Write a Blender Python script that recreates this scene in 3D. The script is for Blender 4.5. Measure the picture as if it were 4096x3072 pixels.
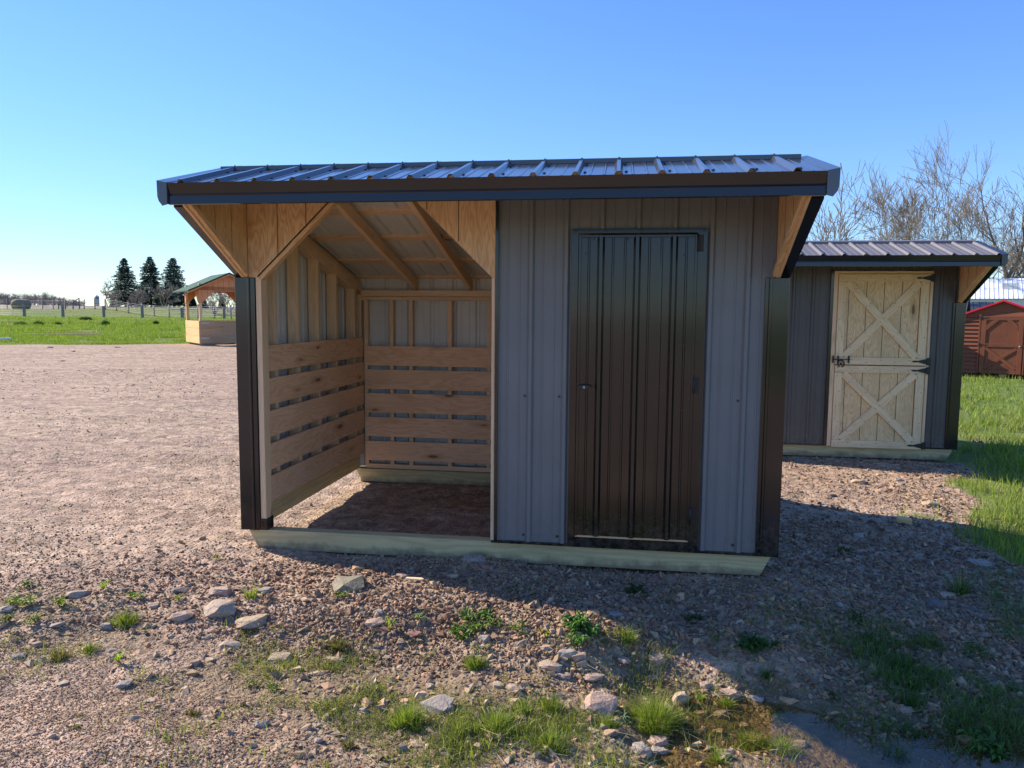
import bpy, math, random
import numpy as np
from mathutils import Vector, Matrix
from math import radians as R, sin, cos, tan, pi, sqrt
for o in list(bpy.data.objects): bpy.data.objects.remove(o)
S = bpy.context.scene
C = bpy.context.collection
RND = random.Random(7)
# ---------------------------------------------------------------- camera
CP = (2.613, -4.86, 1.534); YAW, PIT, ROL, FPX = -.141, -.093, .008, 740.3
Fv = np.array([sin(YAW)*cos(PIT), cos(YAW)*cos(PIT), sin(PIT)])
R0 = np.array([cos(YAW), -sin(YAW), 0.]); U0 = np.cross(R0, Fv)
Rv = R0*cos(ROL)+U0*sin(ROL); Uv = -R0*sin(ROL)+U0*cos(ROL)
CPv = np.array(CP)
cd = bpy.data.cameras.new('camera'); cam = bpy.data.objects.new('camera', cd); C.objects.link(cam)
cd.sensor_width = 36; cd.lens = 36*FPX/1024; cd.clip_start = .05; cd.clip_end = 6000
cam.matrix_world = Matrix(((Rv[0], Uv[0], -Fv[0], CP[0]), (Rv[1], Uv[1], -Fv[1], CP[1]), (Rv[2], Uv[2], -Fv[2], CP[2]), (0, 0, 0, 1)))
S.camera = cam
# ---------------------------------------------------------------- light
SUN = Vector((-.955, .297, 0)).normalized(); ELEV = R(32.3)
w = bpy.data.worlds.new('World'); S.world = w; w.use_nodes = True
nt = w.node_tree; bg = nt.nodes['Background']
sky = nt.nodes.new('ShaderNodeTexSky'); sky.sky_type = 'NISHITA'; sky.sun_disc = False
sky.sun_elevation = ELEV; sky.sun_rotation = math.atan2(SUN.x, SUN.y)
sky.air_density = 1.0; sky.dust_density = .0; sky.ozone_density = 3.0; sky.altitude = 1800
hs_ = nt.nodes.new('ShaderNodeHueSaturation'); hs_.inputs['Saturation'].default_value = 1.18
hs_.inputs['Hue'].default_value = .510
nt.links.new(sky.outputs[0], hs_.inputs['Color'])
# roll off the brightest part of the sky near the sun
bw = nt.nodes.new('ShaderNodeRGBToBW'); nt.links.new(hs_.outputs[0], bw.inputs[0])
ma = nt.nodes.new('ShaderNodeMath'); ma.operation = 'MULTIPLY_ADD'; nt.links.new(bw.outputs[0], ma.inputs[0]); ma.inputs[1].default_value = .13; ma.inputs[2].default_value = .74
md = nt.nodes.new('ShaderNodeMath'); md.operation = 'DIVIDE'; md.inputs[0].default_value = 1; nt.links.new(ma.outputs[0], md.inputs[1])
vm = nt.nodes.new('ShaderNodeVectorMath'); vm.operation = 'SCALE'; nt.links.new(hs_.outputs[0], vm.inputs[0]); nt.links.new(md.outputs[0], vm.inputs['Scale']); nt.links.new(vm.outputs[0], bg.inputs[0]); bg.inputs[1].default_value = .146
sl = bpy.data.lights.new('sun', 'SUN'); sl.energy = 4.9; sl.angle = R(.5); sl.color = (1, .89, .74)
so = bpy.data.objects.new('sun', sl); C.objects.link(so)
sdir = Vector((SUN.x*cos(ELEV), SUN.y*cos(ELEV), sin(ELEV)))
so.rotation_euler = sdir.to_track_quat('Z', 'Y').to_euler(); so.location = (-20, 8, 20)
S.view_settings.view_transform = 'Standard'; S.view_settings.look = 'None'
S.view_settings.exposure = .84; S.view_settings.gamma = 1

def ray(px, py): return Fv+Rv*((px-512)/FPX)-Uv*((py-384)/FPX)
def at(px, py, d): return CPv+ray(px, py)*d

# ---------------------------------------------------------------- terrain
_pts = [(0, -.1, -.15), (1.8, -.15, -.14), (3.66, -.1, -.15), (1.2, -.5, -.12), (2.4, -.75, -.12), (3.4, -.7, -.17), (0, 1.2, -.15), (1.2, 1.5, -.16), (1, 2.5, -.12),
 (3.7, 2.3, -.13), (-.6, 0, -.12), (-.6, -.9, -.13), (-1.5, -.6, -.13), (0, -1.6, -.2), (-1.2, -1.9, -.17), (.9, -1.7, -.24), (1.7, -1.5, -.25), (2.4, -1.5, -.29), (.6, -2.4, -.2), (1.6, -2.4, -.24),
 (2.95, -1.35, -.385), (3.3, -1.5, -.45), (3.7, -1.7, -.48), (4.2, -1.9, -.48), (4.8, -2.0, -.43), (5.4, -2.1, -.40), (6.3, -1.9, -.33), (7.5, -2.5, -.32), (3.1, -1.75, -.37), (3.0, -2.25, -.36),(3.3,-2.15,-.38), (2.5, -2.1, -.29),
 (4, -1.0, -.3), (5, -1.1, -.33), (6, -.9, -.33), (4.3, -.3, -.2), (5.2, .5, -.2), (5, 1.6, -.16), (6.5, 1, -.27), (8, 1, -.3), (3, -3, -.22), (5, -3.2, -.3), (0, -4, -.1), (2.6, -5, -.08), (-4, -4, -.1),
 (4.7, 3.9, -.24), (5.5, 3.6, -.22), (6.7, 4.7, -.22), (3.7, 4.7, -.2), (6, 2.6, -.18), (8, 5, -.26), (9, 9, -.3), (12.5, 17, -.42), (14, 17, -.43), (20, 15, -.45), (16, 30, -.5), (30, 60, -.5), (60, 60, -.5), (40, 10, -.5),
 (-3, 1, -.11), (-6, 3, -.08), (-8, 9, -.02), (-11, 14, .1), (-13.2, 21.2, .27), (-20, 20, .27), (-26, 26, .3), (-8, 26, .25), (0, 8, -.1), (0, 20, .1), (-3, 14, .05), (-15, 5, 0), (-30, 5, 0), (-24, -10, -.1), (-35, 35, .42), (-25, 42, .5),
 (-56, 61.8, .92), (-48, 63, .92), (-40, 64, .9), (-30, 65, .8), (-76, 83.3, 1.7), (-70, 97, 2.2), (-62, 97.5, 2.25), (-90, 100, 2.3), (-20, 80, 1.2), (0, 60, .5), (10, 120, 1), (-100, 60, 1.2), (-150, 150, 2.8), (-190, 200, 3.3), (-130, 240, 3.4), (-60, 200, 3.0), (-300, 300, 3.4), (-200, 420, 3.6), (0, 400, 3), (200, 300, 0), (200, -100, -1), (-200, -100, 0), (0, -100, -.5), (400, 400, 0), (-600, 600, 3), (0, 900, 3), (0, -900, -1), (900, 0, -1), (-900, 0, 2), (-320, 150, 3.2)]
_P = np.array(_pts)
_D = np.hypot(_P[:, 0]-2.6, _P[:, 1]+3)
def vn(x, y, s, seed=0):
    x = np.asarray(x)*s+seed*17.3; y = np.asarray(y)*s+seed*9.1
    xi = np.floor(x); yi = np.floor(y); fx = x-xi; fy = y-yi
    fx = fx*fx*(3-2*fx); fy = fy*fy*(3-2*fy)
    def hh(a, b):
        v = np.sin(a*127.1+b*311.7+seed*74.7)*43758.5453
        return v-np.floor(v)
    return (hh(xi, yi)*(1-fx)+hh(xi+1, yi)*fx)*(1-fy)+(hh(xi, yi+1)*(1-fx)+hh(xi+1, yi+1)*fx)*fy
def height(x, y):
    x = np.atleast_1d(np.asarray(x, float)); y = np.atleast_1d(np.asarray(y, float))
    sh = x.shape; x = x.ravel(); y = y.ravel(); out = np.empty(len(x))
    for i in range(0, len(x), 20000):
        a = x[i:i+20000, None]; b = y[i:i+20000, None]
        s2 = (.28+.11*_D)**2
        wt = 1/((a-_P[:, 0])**2+(b-_P[:, 1])**2+s2*.35)**2 * s2
        out[i:i+20000] = (wt*_P[:, 2]).sum(1)/wt.sum(1)
    near = np.exp(-((x-2.6)**2+(y+1)**2)/120)
    out += ((vn(x, y, 2.2, 1)-.5)*.05+(vn(x, y, 7, 2)-.5)*.022)*near
    r = np.hypot(x-2.6, y+4.8)
    far = np.clip((r-25)/40, 0, 1)
    out += (vn(x, y, .35, 3)-.5)*.12*far
    pud = np.exp(-((x-4.0)**2/2.2+(y+1.9)**2/.5)); out += (vn(x, y, 3.1, 21)-.42)*.13*pud+(vn(x, y, 9, 22)-.5)*.04*pud
    # old tyre tracks across the lot
    for c0, k_ in ((2.6, .10), (4.3, .12), (7.5, -.05), (9.3, -.03)):
        q = y-(c0+k_*x+.35*np.sin(x*.35+c0)); out += sstep(-.3, -1.5, x)*sstep(-30, -20, x)*(-.022*np.exp(-(q/.13)**2)+.014*np.exp(-((np.abs(q)-.24)/.08)**2))*(.5+vn(x, y, 1.4, 61))
    # keep the floor under the sheds low enough
    ins = (x > .02) & (x < 3.64) & (y > -.02) & (y < 2.3)
    out = np.where(ins, np.minimum(out, -.135), out)
    return out.reshape(sh)
def hz(x, y): return float(height([x], [y])[0])
def ground_at(px, py):
    r = ray(px, py); t = np.concatenate([np.arange(1.5, 14, .02), np.arange(14, 130, .25)])
    p = CPv+t[:, None]*r; h = height(p[:, 0], p[:, 1]); k = np.argmax(p[:, 2] < h)
    if p[k, 2] >= h[k]: k = len(t)-1
    return p[k, 0], p[k, 1], h[k], t[k]
def sstep(a, b, x):
    t = np.clip((x-a)/(b-a), 0, 1); return t*t*(3-2*t)
def lawn(x, y):
    e = np.interp(y, [-3, -1, .7, 2, 4, 6, 9, 18, 30], [6.6, 5.9, 5.45, 5.5, 6.3, 7.4, 7.9, 9.5, 10])
    n = (vn(x, y, 1.3, 5)-.5)*1.1+(vn(x, y, 4, 6)-.5)*.4
    return sstep(-.25, .35, x-e+n)*(np.asarray(x) > 3)
def field(x, y):
    # grass beyond the far edge of the gravel lot
    e = np.interp(x, [-60, -26, -20, -14, -8, 2, 12], [-2, 15.5, 19.6, 23.2, 26, 30, 34])
    return sstep(-.25, .5, y-e+(vn(x, y, .9, 7)-.5)*1.0)
def stubble(x, y):
    d = (np.asarray(x)-CP[0])*Fv[0]+(np.asarray(y)-CP[1])*Fv[1]
    e = np.interp(x, [-120, -60, -36, 0], [103, 100, 92, 90])
    return sstep(-2, 3, d-e+(vn(x, y, .1, 8)-.5)*6)*(np.asarray(x) < 8)
def grassmask(x, y): return np.maximum(lawn(x, y), field(x, y))
def sparse(x, y):
    # how weedy the stones are, in front of the shed
    x = np.asarray(x, float); y = np.asarray(y, float)
    a = np.exp(-((x-2.2)**2/1.7+(y+1.75)**2/.36))
    b = np.exp(-((x-4.7)**2/1.9+(y+1.0)**2/.34))
    c = np.exp(-(y+1.28+.14*(x+1))**2/.075)*sstep(-4.5, -3, x)*sstep(2.5, 1.2, x)
    return np.clip(a+.95*b+.8*c, 0, 1)

# ---------------------------------------------------------------- mesh helpers
def tag(o, label=None, cat=None, group=None, kind=None):
    if label: o['label'] = label
    if cat: o['category'] = cat
    if group: o['group'] = group
    if kind: o['kind'] = kind
    return o
def empty(name, loc=(0, 0, 0), rz=0, **k):
    o = bpy.data.objects.new(name, None); C.objects.link(o); o.location = loc; o.rotation_euler[2] = rz
    o.empty_display_size = .2
    return tag(o, **k)
def mesh_np(name, V, Fa, mat=None, parent=None, col=None, smooth=False, nv=None):
    """V (n,3); Fa (m,k) all the same k"""
    V = np.asarray(V, np.float32); Fa = np.asarray(Fa, np.int32); k = Fa.shape[1]
    me = bpy.data.meshes.new(name); me.vertices.add(len(V)); me.vertices.foreach_set('co', V.ravel())
    me.loops.add(Fa.size); me.loops.foreach_set('vertex_index', Fa.ravel())
    me.polygons.add(len(Fa)); me.polygons.foreach_set('loop_start', np.arange(0, Fa.size, k, dtype=np.int32))
    me.polygons.foreach_set('loop_total', np.full(len(Fa), k, np.int32))
    me.polygons.foreach_set('use_smooth', np.full(len(Fa), smooth))
    if col is not None:
        a = me.color_attributes.new('tint', 'FLOAT_COLOR', 'POINT'); a.data.foreach_set('color', np.asarray(col, np.float32).ravel())
    me.update(); me.validate()
    if mat: me.materials.append(mat)
    o = bpy.data.objects.new(name, me); C.objects.link(o)
    if parent: o.parent = parent
    return o
class MB:
    def __init__(s, bevel=0): s.v = []; s.f = []; s.uv = []; s.mi = []; s.sm = []; s.bevel = bevel
    def face(s, idx, uvs=None, mi=0, sm=False):
        s.f.append(idx); s.uv.append(uvs or [(0, 0)]*len(idx)); s.mi.append(mi); s.sm.append(sm)
    def quad(s, pts, mi=0, uvs=None):
        b = len(s.v); s.v += [tuple(p) for p in pts]
        if uvs is None:
            p0 = Vector(pts[0]); a = Vector(pts[1])-p0; c = Vector(pts[-1])-p0; la, lc = a.length, c.length
            uvs = [(0, 0), (la, 0), (la, lc), (0, lc)] if len(pts) == 4 else None
        s.face(list(range(b, b+len(pts))), uvs, mi)
    def beam(s, p0, p1, w, h, up=(0, 0, 1), mi=0, cut0=0, cut1=0):
        """box along p0->p1; w across (side), h along up. centred."""
        p0 = Vector(p0); p1 = Vector(p1); a = (p1-p0); L = a.length; a.normalize(); up = Vector(up)
        sd = a.cross(up).normalized(); u = sd.cross(a).normalized()
        ou, ov = RND.uniform(-90, 90), RND.uniform(-90, 90)
        b = len(s.v)
        for q, t, c in ((p0, 0, cut0), (p1, L, -cut1)):
            for i, j in ((-1, -1), (1, -1), (1, 1), (-1, 1)):
                s.v.append(tuple(q+sd*(i*w/2)+u*(j*h/2)+a*(c if j < 0 else 0)))
        def U(t, v): return (ou+t, ov+v)
        F = [(0, 4, 5, 1, w, 0), (1, 5, 6, 2, h, .31), (2, 6, 7, 3, w, .77), (3, 7, 4, 0, h, 1.3)]
        for i0, i1, i2, i3, wd, off in F:
            s.face([b+i0, b+i1, b+i2, b+i3], [U(0, off), U(L, off), U(L, off+wd), U(0, off+wd)], mi)
        s.face([b+0, b+1, b+2, b+3], [U(.0, 2), U(.01, 2), U(.01, 2+h), U(0, 2+h)], mi)
        s.face([b+7, b+6, b+5, b+4], [U(.0, 3), U(.01, 3), U(.01, 3+h), U(0, 3+h)], mi)
    def box(s, x0, y0, z0, x1, y1, z1, mi=0):
        d = (abs(x1-x0), abs(y1-y0), abs(z1-z0)); m = d.index(max(d)); cx, cy, cz = (x0+x1)/2, (y0+y1)/2, (z0+z1)/2
        if m == 0: s.beam((x0, cy, cz), (x1, cy, cz), d[1], d[2], (0, 0, 1), mi)
        elif m == 1: s.beam((cx, y0, cz), (cx, y1, cz), d[0], d[2], (0, 0, 1), mi)
        else: s.beam((cx, cy, z0), (cx, cy, z1), d[0], d[1], (0, 1, 0), mi)
    def prism(s, poly, o, ex, ey, n, th, mi=0, vert=True):
        """polygon (2D list) in plane o+ex*a+ey*b, extruded th along n"""
        o, ex, ey, n = Vector(o), Vector(ex), Vector(ey), Vector(n)
        b = len(s.v); k = len(poly); ou, ov = RND.uniform(-90, 90), RND.uniform(-90, 90)
        for t in (0, th):
            for a, c in poly: s.v.append(tuple(o+ex*a+ey*c+n*t))
        uv = [((c if vert else a)+ou, (a if vert else c)+ov) for a, c in poly]
        s.face([b+i for i in range(k)][::-1], uv[::-1], mi); s.face([b+k+i for i in range(k)], uv, mi)
        for i in range(k):
            j = (i+1) % k; L = sqrt((poly[i][0]-poly[j][0])**2+(poly[i][1]-poly[j][1])**2)
            s.face([b+i, b+j, b+k+j, b+k+i], [(ou, ov), (ou+L, ov), (ou+L, ov+abs(th)), (ou, ov+abs(th))], mi)
    def tube(s, pts, rad, n=8, mi=0, cap=True, sm=True):
        rings = []; prev = None
        for i, p in enumerate(pts):
            p = Vector(p); a = Vector(pts[min(i+1, len(pts)-1)])-Vector(pts[max(i-1, 0)]); a.normalize()
            u = prev if prev is not None else Vector((0, 0, 1)) if abs(a.z) < .9 else Vector((1, 0, 0))
            u = (u-a*u.dot(a)).normalized(); prev = u; v = a.cross(u); r = rad[i] if isinstance(rad, (list, tuple)) else rad
            b = len(s.v); rings.append(b)
            for k in range(n):
                t = 2*pi*k/n; s.v.append(tuple(p+(u*cos(t)+v*sin(t))*r))
        for i in range(len(rings)-1):
            for k in range(n):
                k2 = (k+1) % n; s.face([rings[i]+k, rings[i]+k2, rings[i+1]+k2, rings[i+1]+k], [(0, k*.05), (0, k*.05+.05), (.3, k*.05+.05), (.3, k*.05)], mi, sm)
        if cap:
            s.face([rings[0]+k for k in range(n)][::-1], None, mi); s.face([rings[-1]+k for k in range(n)], None, mi)
    def screw(s, p, n, r=.0065, h=.006, mi=0):
        p = Vector(p); n = Vector(n).normalized(); s.tube([p, p+n*.0015], r*1.6, 8, mi); s.tube([p+n*.001, p+n*h], r, 6, mi, True, False)
    def sheet(s, O, a, b, n, La, Lb, phase=.1, out=0, inn=1, rib=.019, lb_fn=None, lb0_fn=None, th=.0015, pitch=.2286, gap=None):
        """ribbed steel panel: a across the ribs, b along, n outward"""
        O, a, b, n = Vector(O), Vector(a), Vector(b), Vector(n)
        prof = []; k = math.floor((0-phase)/pitch)-1
        while phase+k*pitch < La+pitch:
            c = phase+k*pitch
            prof += [(c-.024, 0), (c-.010, rib), (c+.010, rib), (c+.024, 0)]
            for m in (1/3, 2/3):
                q = c+pitch*m; prof += [(q-.008, 0), (q-.004, .0035), (q+.004, .0035), (q+.008, 0)]
            k += 1
        def hgt(t):
            for (x0, h0), (x1, h1) in zip(prof, prof[1:]):
                if x0 <= t <= x1: return h0+(h1-h0)*(t-x0)/(x1-x0+1e-9)
            return 0
        pr = [(0, hgt(0))]+[p for p in prof if 1e-4 < p[0] < La-1e-4]+[(La, hgt(La))]
        for side, mi in ((0, out), (1, inn)):
            base = len(s.v)
            for t, h in pr:
                l1 = lb_fn(t) if lb_fn else Lb; l0 = lb0_fn(t) if lb0_fn else 0
                q = O+a*t+n*(h-side*th); s.v += [tuple(q+b*l0), tuple(q+b*l1)]
            for i in range(len(pr)-1):
                j = base+2*i; f = [j, j+2, j+3, j+1]
                if side: f = f[::-1]
                s.face(f, [(0, pr[i][0]), (0, pr[i+1][0]), (Lb, pr[i+1][0]), (Lb, pr[i][0])], mi)
    def build(s, name, mats, parent=None, **k):
        me = bpy.data.meshes.new(name); me.from_pydata(s.v, [], s.f)
        uvl = me.uv_layers.new(name='UVMap'); flat = [c for f in s.uv for p in f for c in p]; uvl.data.foreach_set('uv', flat)
        me.polygons.foreach_set('material_index', s.mi); me.polygons.foreach_set('use_smooth', s.sm)
        for m in (mats if isinstance(mats, (list, tuple)) else [mats]): me.materials.append(m)
        me.update()
        o = bpy.data.objects.new(name, me); C.objects.link(o)
        if parent: o.parent = parent
        if s.bevel:
            b = o.modifiers.new('bevel', 'BEVEL'); b.width = s.bevel; b.segments = 1; b.limit_method = 'ANGLE'
        return tag(o, **k)

# ---------------------------------------------------------------- materials
def mat(name):
    m = bpy.data.materials.new(name); m.use_nodes = True; n = m.node_tree; n.nodes.clear()
    out = n.nodes.new('ShaderNodeOutputMaterial'); p = n.nodes.new('ShaderNodeBsdfPrincipled'); n.links.new(p.outputs[0], out.inputs[0])
    return m, n, p, out
class N:
    def __init__(s, nt): s.t = nt
    def new(s, ty, **k):
        o = s.t.nodes.new(ty)
        for a, b in k.items(): setattr(o, a, b)
        return o
    def set(s, sock, v):
        if hasattr(v, 'links') or isinstance(v, bpy.types.NodeSocket): s.t.links.new(v, sock)
        else: sock.default_value = v
    def math(s, op, a, b=0, c=0, clamp=False):
        o = s.new('ShaderNodeMath', operation=op, use_clamp=clamp); s.set(o.inputs[0], a); s.set(o.inputs[1], b); s.set(o.inputs[2], c); return o.outputs[0]
    def mix(s, f, a, b, bt='MIX'):
        o = s.new('ShaderNodeMix', data_type='RGBA', blend_type=bt); s.set(o.inputs[0], f)
        s.set(o.inputs[6], a if not isinstance(a, tuple) else (*a[:3], 1)); s.set(o.inputs[7], b if not isinstance(b, tuple) else (*b[:3], 1)); return o.outputs[2]
    def noise(s, vec, sc, det=2, rough=.5, dist=0):
        o = s.new('ShaderNodeTexNoise'); s.set(o.inputs['Vector'], vec); o.inputs['Scale'].default_value = sc; o.inputs['Detail'].default_value = det
        o.inputs['Roughness'].default_value = rough; o.inputs['Distortion'].default_value = dist; return o.outputs[0]
    def vor(s, vec, sc, feat='F1', rnd=1):
        o = s.new('ShaderNodeTexVoronoi', feature=feat); s.set(o.inputs['Vector'], vec); o.inputs['Scale'].default_value = sc; o.inputs['Randomness'].default_value = rnd; return o
    def map(s, vec, sc=(1, 1, 1), loc=(0, 0, 0)):
        o = s.new('ShaderNodeMapping'); s.set(o.inputs[0], vec); o.inputs['Scale'].default_value = sc; o.inputs['Location'].default_value = loc; return o.outputs[0]
    def ramp(s, f, stops):
        o = s.new('ShaderNodeValToRGB'); s.set(o.inputs[0], f); e = o.color_ramp.elements
        while len(e) < len(stops): e.new(.5)
        for i, (p, c) in enumerate(stops):
            e[i].position = p; e[i].color = (*c, 1) if isinstance(c, tuple) else (c, c, c, 1)
        return o.outputs[0]
    def mr(s, f, a, b, c=0, d=1):
        o = s.new('ShaderNodeMapRange'); s.set(o.inputs[0], f); o.inputs[1].default_value = a; o.inputs[2].default_value = b; o.inputs[3].default_value = c; o.inputs[4].default_value = d; return o.outputs[0]
    def bump(s, h, st, dist=.01):
        o = s.new('ShaderNodeBump'); s.set(o.inputs['Height'], h); o.inputs['Strength'].default_value = st; o.inputs['Distance'].default_value = dist; return o.outputs[0]
def wood(name, c1, c2, knot=(.16, .075, .035), ringw=34, distort=1.0, kn=.5, rough=.62, groove=0, contrast=1.0, mud=0):
    """uv u along the grain, v across, in metres"""
    m, t, p, _ = mat(name); n = N(t); uv = n.new('ShaderNodeTexCoord').outputs['UV']
    sp = n.new('ShaderNodeSeparateXYZ'); n.set(sp.inputs[0], uv)
    w1 = n.noise(n.map(uv, (1.1, 5.5, 1)), 1, 3, .55)
    # cathedral rings
    ph = n.math('ADD', n.math('MULTIPLY', sp.outputs[1], ringw), n.math('MULTIPLY', w1, 9*distort))
    rg = n.math('FRACT', ph); rg = n.math('ABSOLUTE', n.math('SUBTRACT', rg, .5)); rg = n.mr(rg, .12, .5, 0, 1)
    fine = n.noise(n.map(uv, (5, 190, 1)), 1, 3, .6)
    big = n.noise(n.map(uv, (1.6, 4, 1)), 1, 2)
    tint = n.noise(n.map(uv, (.09, .09, 1)), 1, 0)
    f = n.math('MULTIPLY_ADD', rg, .55*contrast, n.math('MULTIPLY_ADD', fine, .35, -.12), clamp=True)
    col = n.mix(f, c1, c2)
    col = n.mix(n.mr(big, .35, .75, 0, .45), col, tuple(x*.8 for x in c2))
    col = n.mix(n.mr(tint, .3, .7, 0, .3), col, (c1[0]*1.12, c1[1]*1.0, c1[2]*.9))
    kv = n.vor(n.map(uv, (2.1, 7.5, 1)), 1); sel = n.new('ShaderNodeSeparateColor'); n.set(sel.inputs[0], kv.outputs['Color'])
    has = n.math('GREATER_THAN', sel.outputs[0], 1-kn)
    size = n.mr(sel.outputs[1], 0, 1, .04, .15)
    kd = n.math('DIVIDE', kv.outputs['Distance'], size)
    kk = n.math('MULTIPLY', n.mr(kd, .7, 1.05, 1, 0), has)
    halo = n.math('MULTIPLY', n.mr(kd, .9, 2.6, .6, 0), has)
    col = n.mix(halo, col, (c2[0]*.72, c2[1]*.6, c2[2]*.5))
    col = n.mix(n.math('MULTIPLY', kk, .85), col, knot)
    if groove:
        g = n.math('FRACT', n.math('DIVIDE', sp.outputs[1], groove)); g = n.math('LESS_THAN', g, .035)
        col = n.mix(n.math('MULTIPLY', g, .75), col, (.06, .035, .02))
    if mud:
        oc = n.new('ShaderNodeTexCoord').outputs['Object']; sz = n.new('ShaderNodeSeparateXYZ'); n.set(sz.inputs[0], oc)
        q = n.math('ADD', sz.outputs[2], n.mr(n.noise(oc, 7, 5, .7), .3, .7, -.045, .045)); col = n.mix(n.mr(q, -.135, -.075, mud, 0), col, (.16, .12, .08))
        col = n.mix(n.mr(n.noise(n.map(oc, (2.5, 2.5, 9)), 1, 4, .6), .55, .70, 0, .35), col, (.30, .24, .13))
    n.set(p.inputs['Base Color'], col); p.inputs['Roughness'].default_value = rough; p.inputs['Specular IOR Level'].default_value = .3
    n.set(p.inputs['Normal'], n.bump(n.math('ADD', n.math('MULTIPLY', rg, .3), fine), .25, .0015))
    return m
M = {}
m, t, p, _ = mat('groove_shadow'); p.inputs['Base Color'].default_value = (.10, .055, .025, 1); p.inputs['Roughness'].default_value = .9; M['groove'] = m
M['pine'] = wood('pine', (.80, .59, .38), (.64, .43, .235), contrast=1.3)
M['kick'] = wood('kick_pine', (.84, .56, .35), (.64, .385, .205), ringw=20, distort=1.3, contrast=1.4, kn=.6)
M['ply'] = wood('plywood', (.78, .53, .30), (.58, .33, .15), ringw=15, distort=1.8, kn=.10, contrast=1.7)
M['treated'] = wood('treated', (.60, .50, .265), (.40, .335, .17), ringw=22, distort=.55, kn=.3, contrast=1.4, mud=.75)
M['doorpine'] = wood('door_pine', (.86, .67, .40), (.70, .50, .27), ringw=26, kn=.4, contrast=1.4)
M['doorply'] = wood('door_plywood', (.82, .62, .35), (.56, .385, .18), ringw=13, distort=2.2, kn=.10, contrast=1.9)
M['redwood'] = wood('stained_red', (.22, .072, .034), (.11, .034, .018), ringw=26, kn=.15)
M['shadeboard'] = wood('shaded_board', (.50, .31, .17), (.36, .21, .10), ringw=24, kn=.3)  # feeder front: shade painted in as a browner tone
M['cedar'] = wood('cedar_stain', (.72, .31, .13), (.58, .22, .09), ringw=20, kn=.1)
M['paleboard'] = wood('pale_board', (.78, .53, .25), (.62, .40, .17), ringw=24, kn=.2)
M['weathered'] = wood('weathered_post', (.26, .24, .21), (.15, .135, .12), ringw=30, kn=0)
def paint(name, c, rough, spec=.5, bump=.0, coat=0, noise=.06, dirt=0, foot=0):
    m, t, p, _ = mat(name); n = N(t); oc = n.new('ShaderNodeTexCoord').outputs['Object']
    nz = n.noise(oc, 3, 3); col = n.mix(n.mr(nz, .3, .7, 0, 1), tuple(x*(1-noise) for x in c), tuple(x*(1+noise) for x in c))
    if dirt:
        dz = n.noise(n.map(oc, (1, 1, .25)), 9, 4, .7); col = n.mix(n.mr(dz, .5, .8, 0, dirt), col, (.3, .26, .22))
    if foot:
        sz = n.new('ShaderNodeSeparateXYZ'); n.set(sz.inputs[0], oc)
        sp_ = n.math('MULTIPLY', n.mr(sz.outputs[2], .0, .30, 1, 0), n.mr(n.noise(oc, 26, 5, .8), .42, .70, 0, 1)); col = n.mix(n.math('MULTIPLY', sp_, foot), col, (.30, .24, .18))
    n.set(p.inputs['Base Color'], col)
    n.set(p.inputs['Roughness'], n.mr(n.noise(oc, 9, 2), .3, .7, rough*.88, rough*1.12)); p.inputs['Specular IOR Level'].default_value = spec
    p.inputs['Coat Weight'].default_value = coat; p.inputs['Coat Roughness'].default_value = .08
    if bump: n.set(p.inputs['Normal'], n.bump(n.noise(n.map(oc, (1, 1, .25)), 5, 1), bump, .01))
    return m
M['wall'] = paint('charcoal_wall_steel', (.165, .170, .170), .42, .5, .05, dirt=.05, foot=.5)
M['bronze'] = paint('dark_bronze_steel', (.010, .0090, .0085), .15, .5, .09, .2, foot=.30)
M['trim'] = paint('black_trim_steel', (.013, .013, .015), .17, .55, .03, .2)
M['roof'] = paint('dark_roof_steel', (.060, .062, .070), .18, .6, .03, .35)
M['wall2'] = paint('bronze_wall_steel', (.080, .072, .068), .38, .5, .05, foot=.5)
M['roof2'] = paint('burnished_roof_steel', (.165, .150, .150), .45, .5, .03)
M['inside'] = paint('pale_backer_paint', (.62, .62, .58), .5, .3)
M['blackiron'] = paint('black_iron', (.012, .012, .013), .42, .5)
M['galv'] = paint('galvanised', (.5, .5, .5), .35, .6)
M['whiteroof'] = paint('white_roof_steel', (.72, .74, .76), .4)
M['whitewall'] = paint('white_siding', (.62, .63, .64), .5)
M['redtrim'] = paint('red_roof_steel', (.60, .012, .03), .35)
M['greenroof'] = paint('green_roof_steel', (.018, .07, .04), .7, .15)
M['screwm'] = paint('screw_heads', (.03, .03, .035), .3)
M['whitepvc'] = paint('white_plastic', (.75, .74, .7), .45)
M['silo'] = paint('silo_concrete', (.20, .24, .23), .8); M['silocap'] = paint('silo_cap', (.5, .55, .56), .6)

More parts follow.
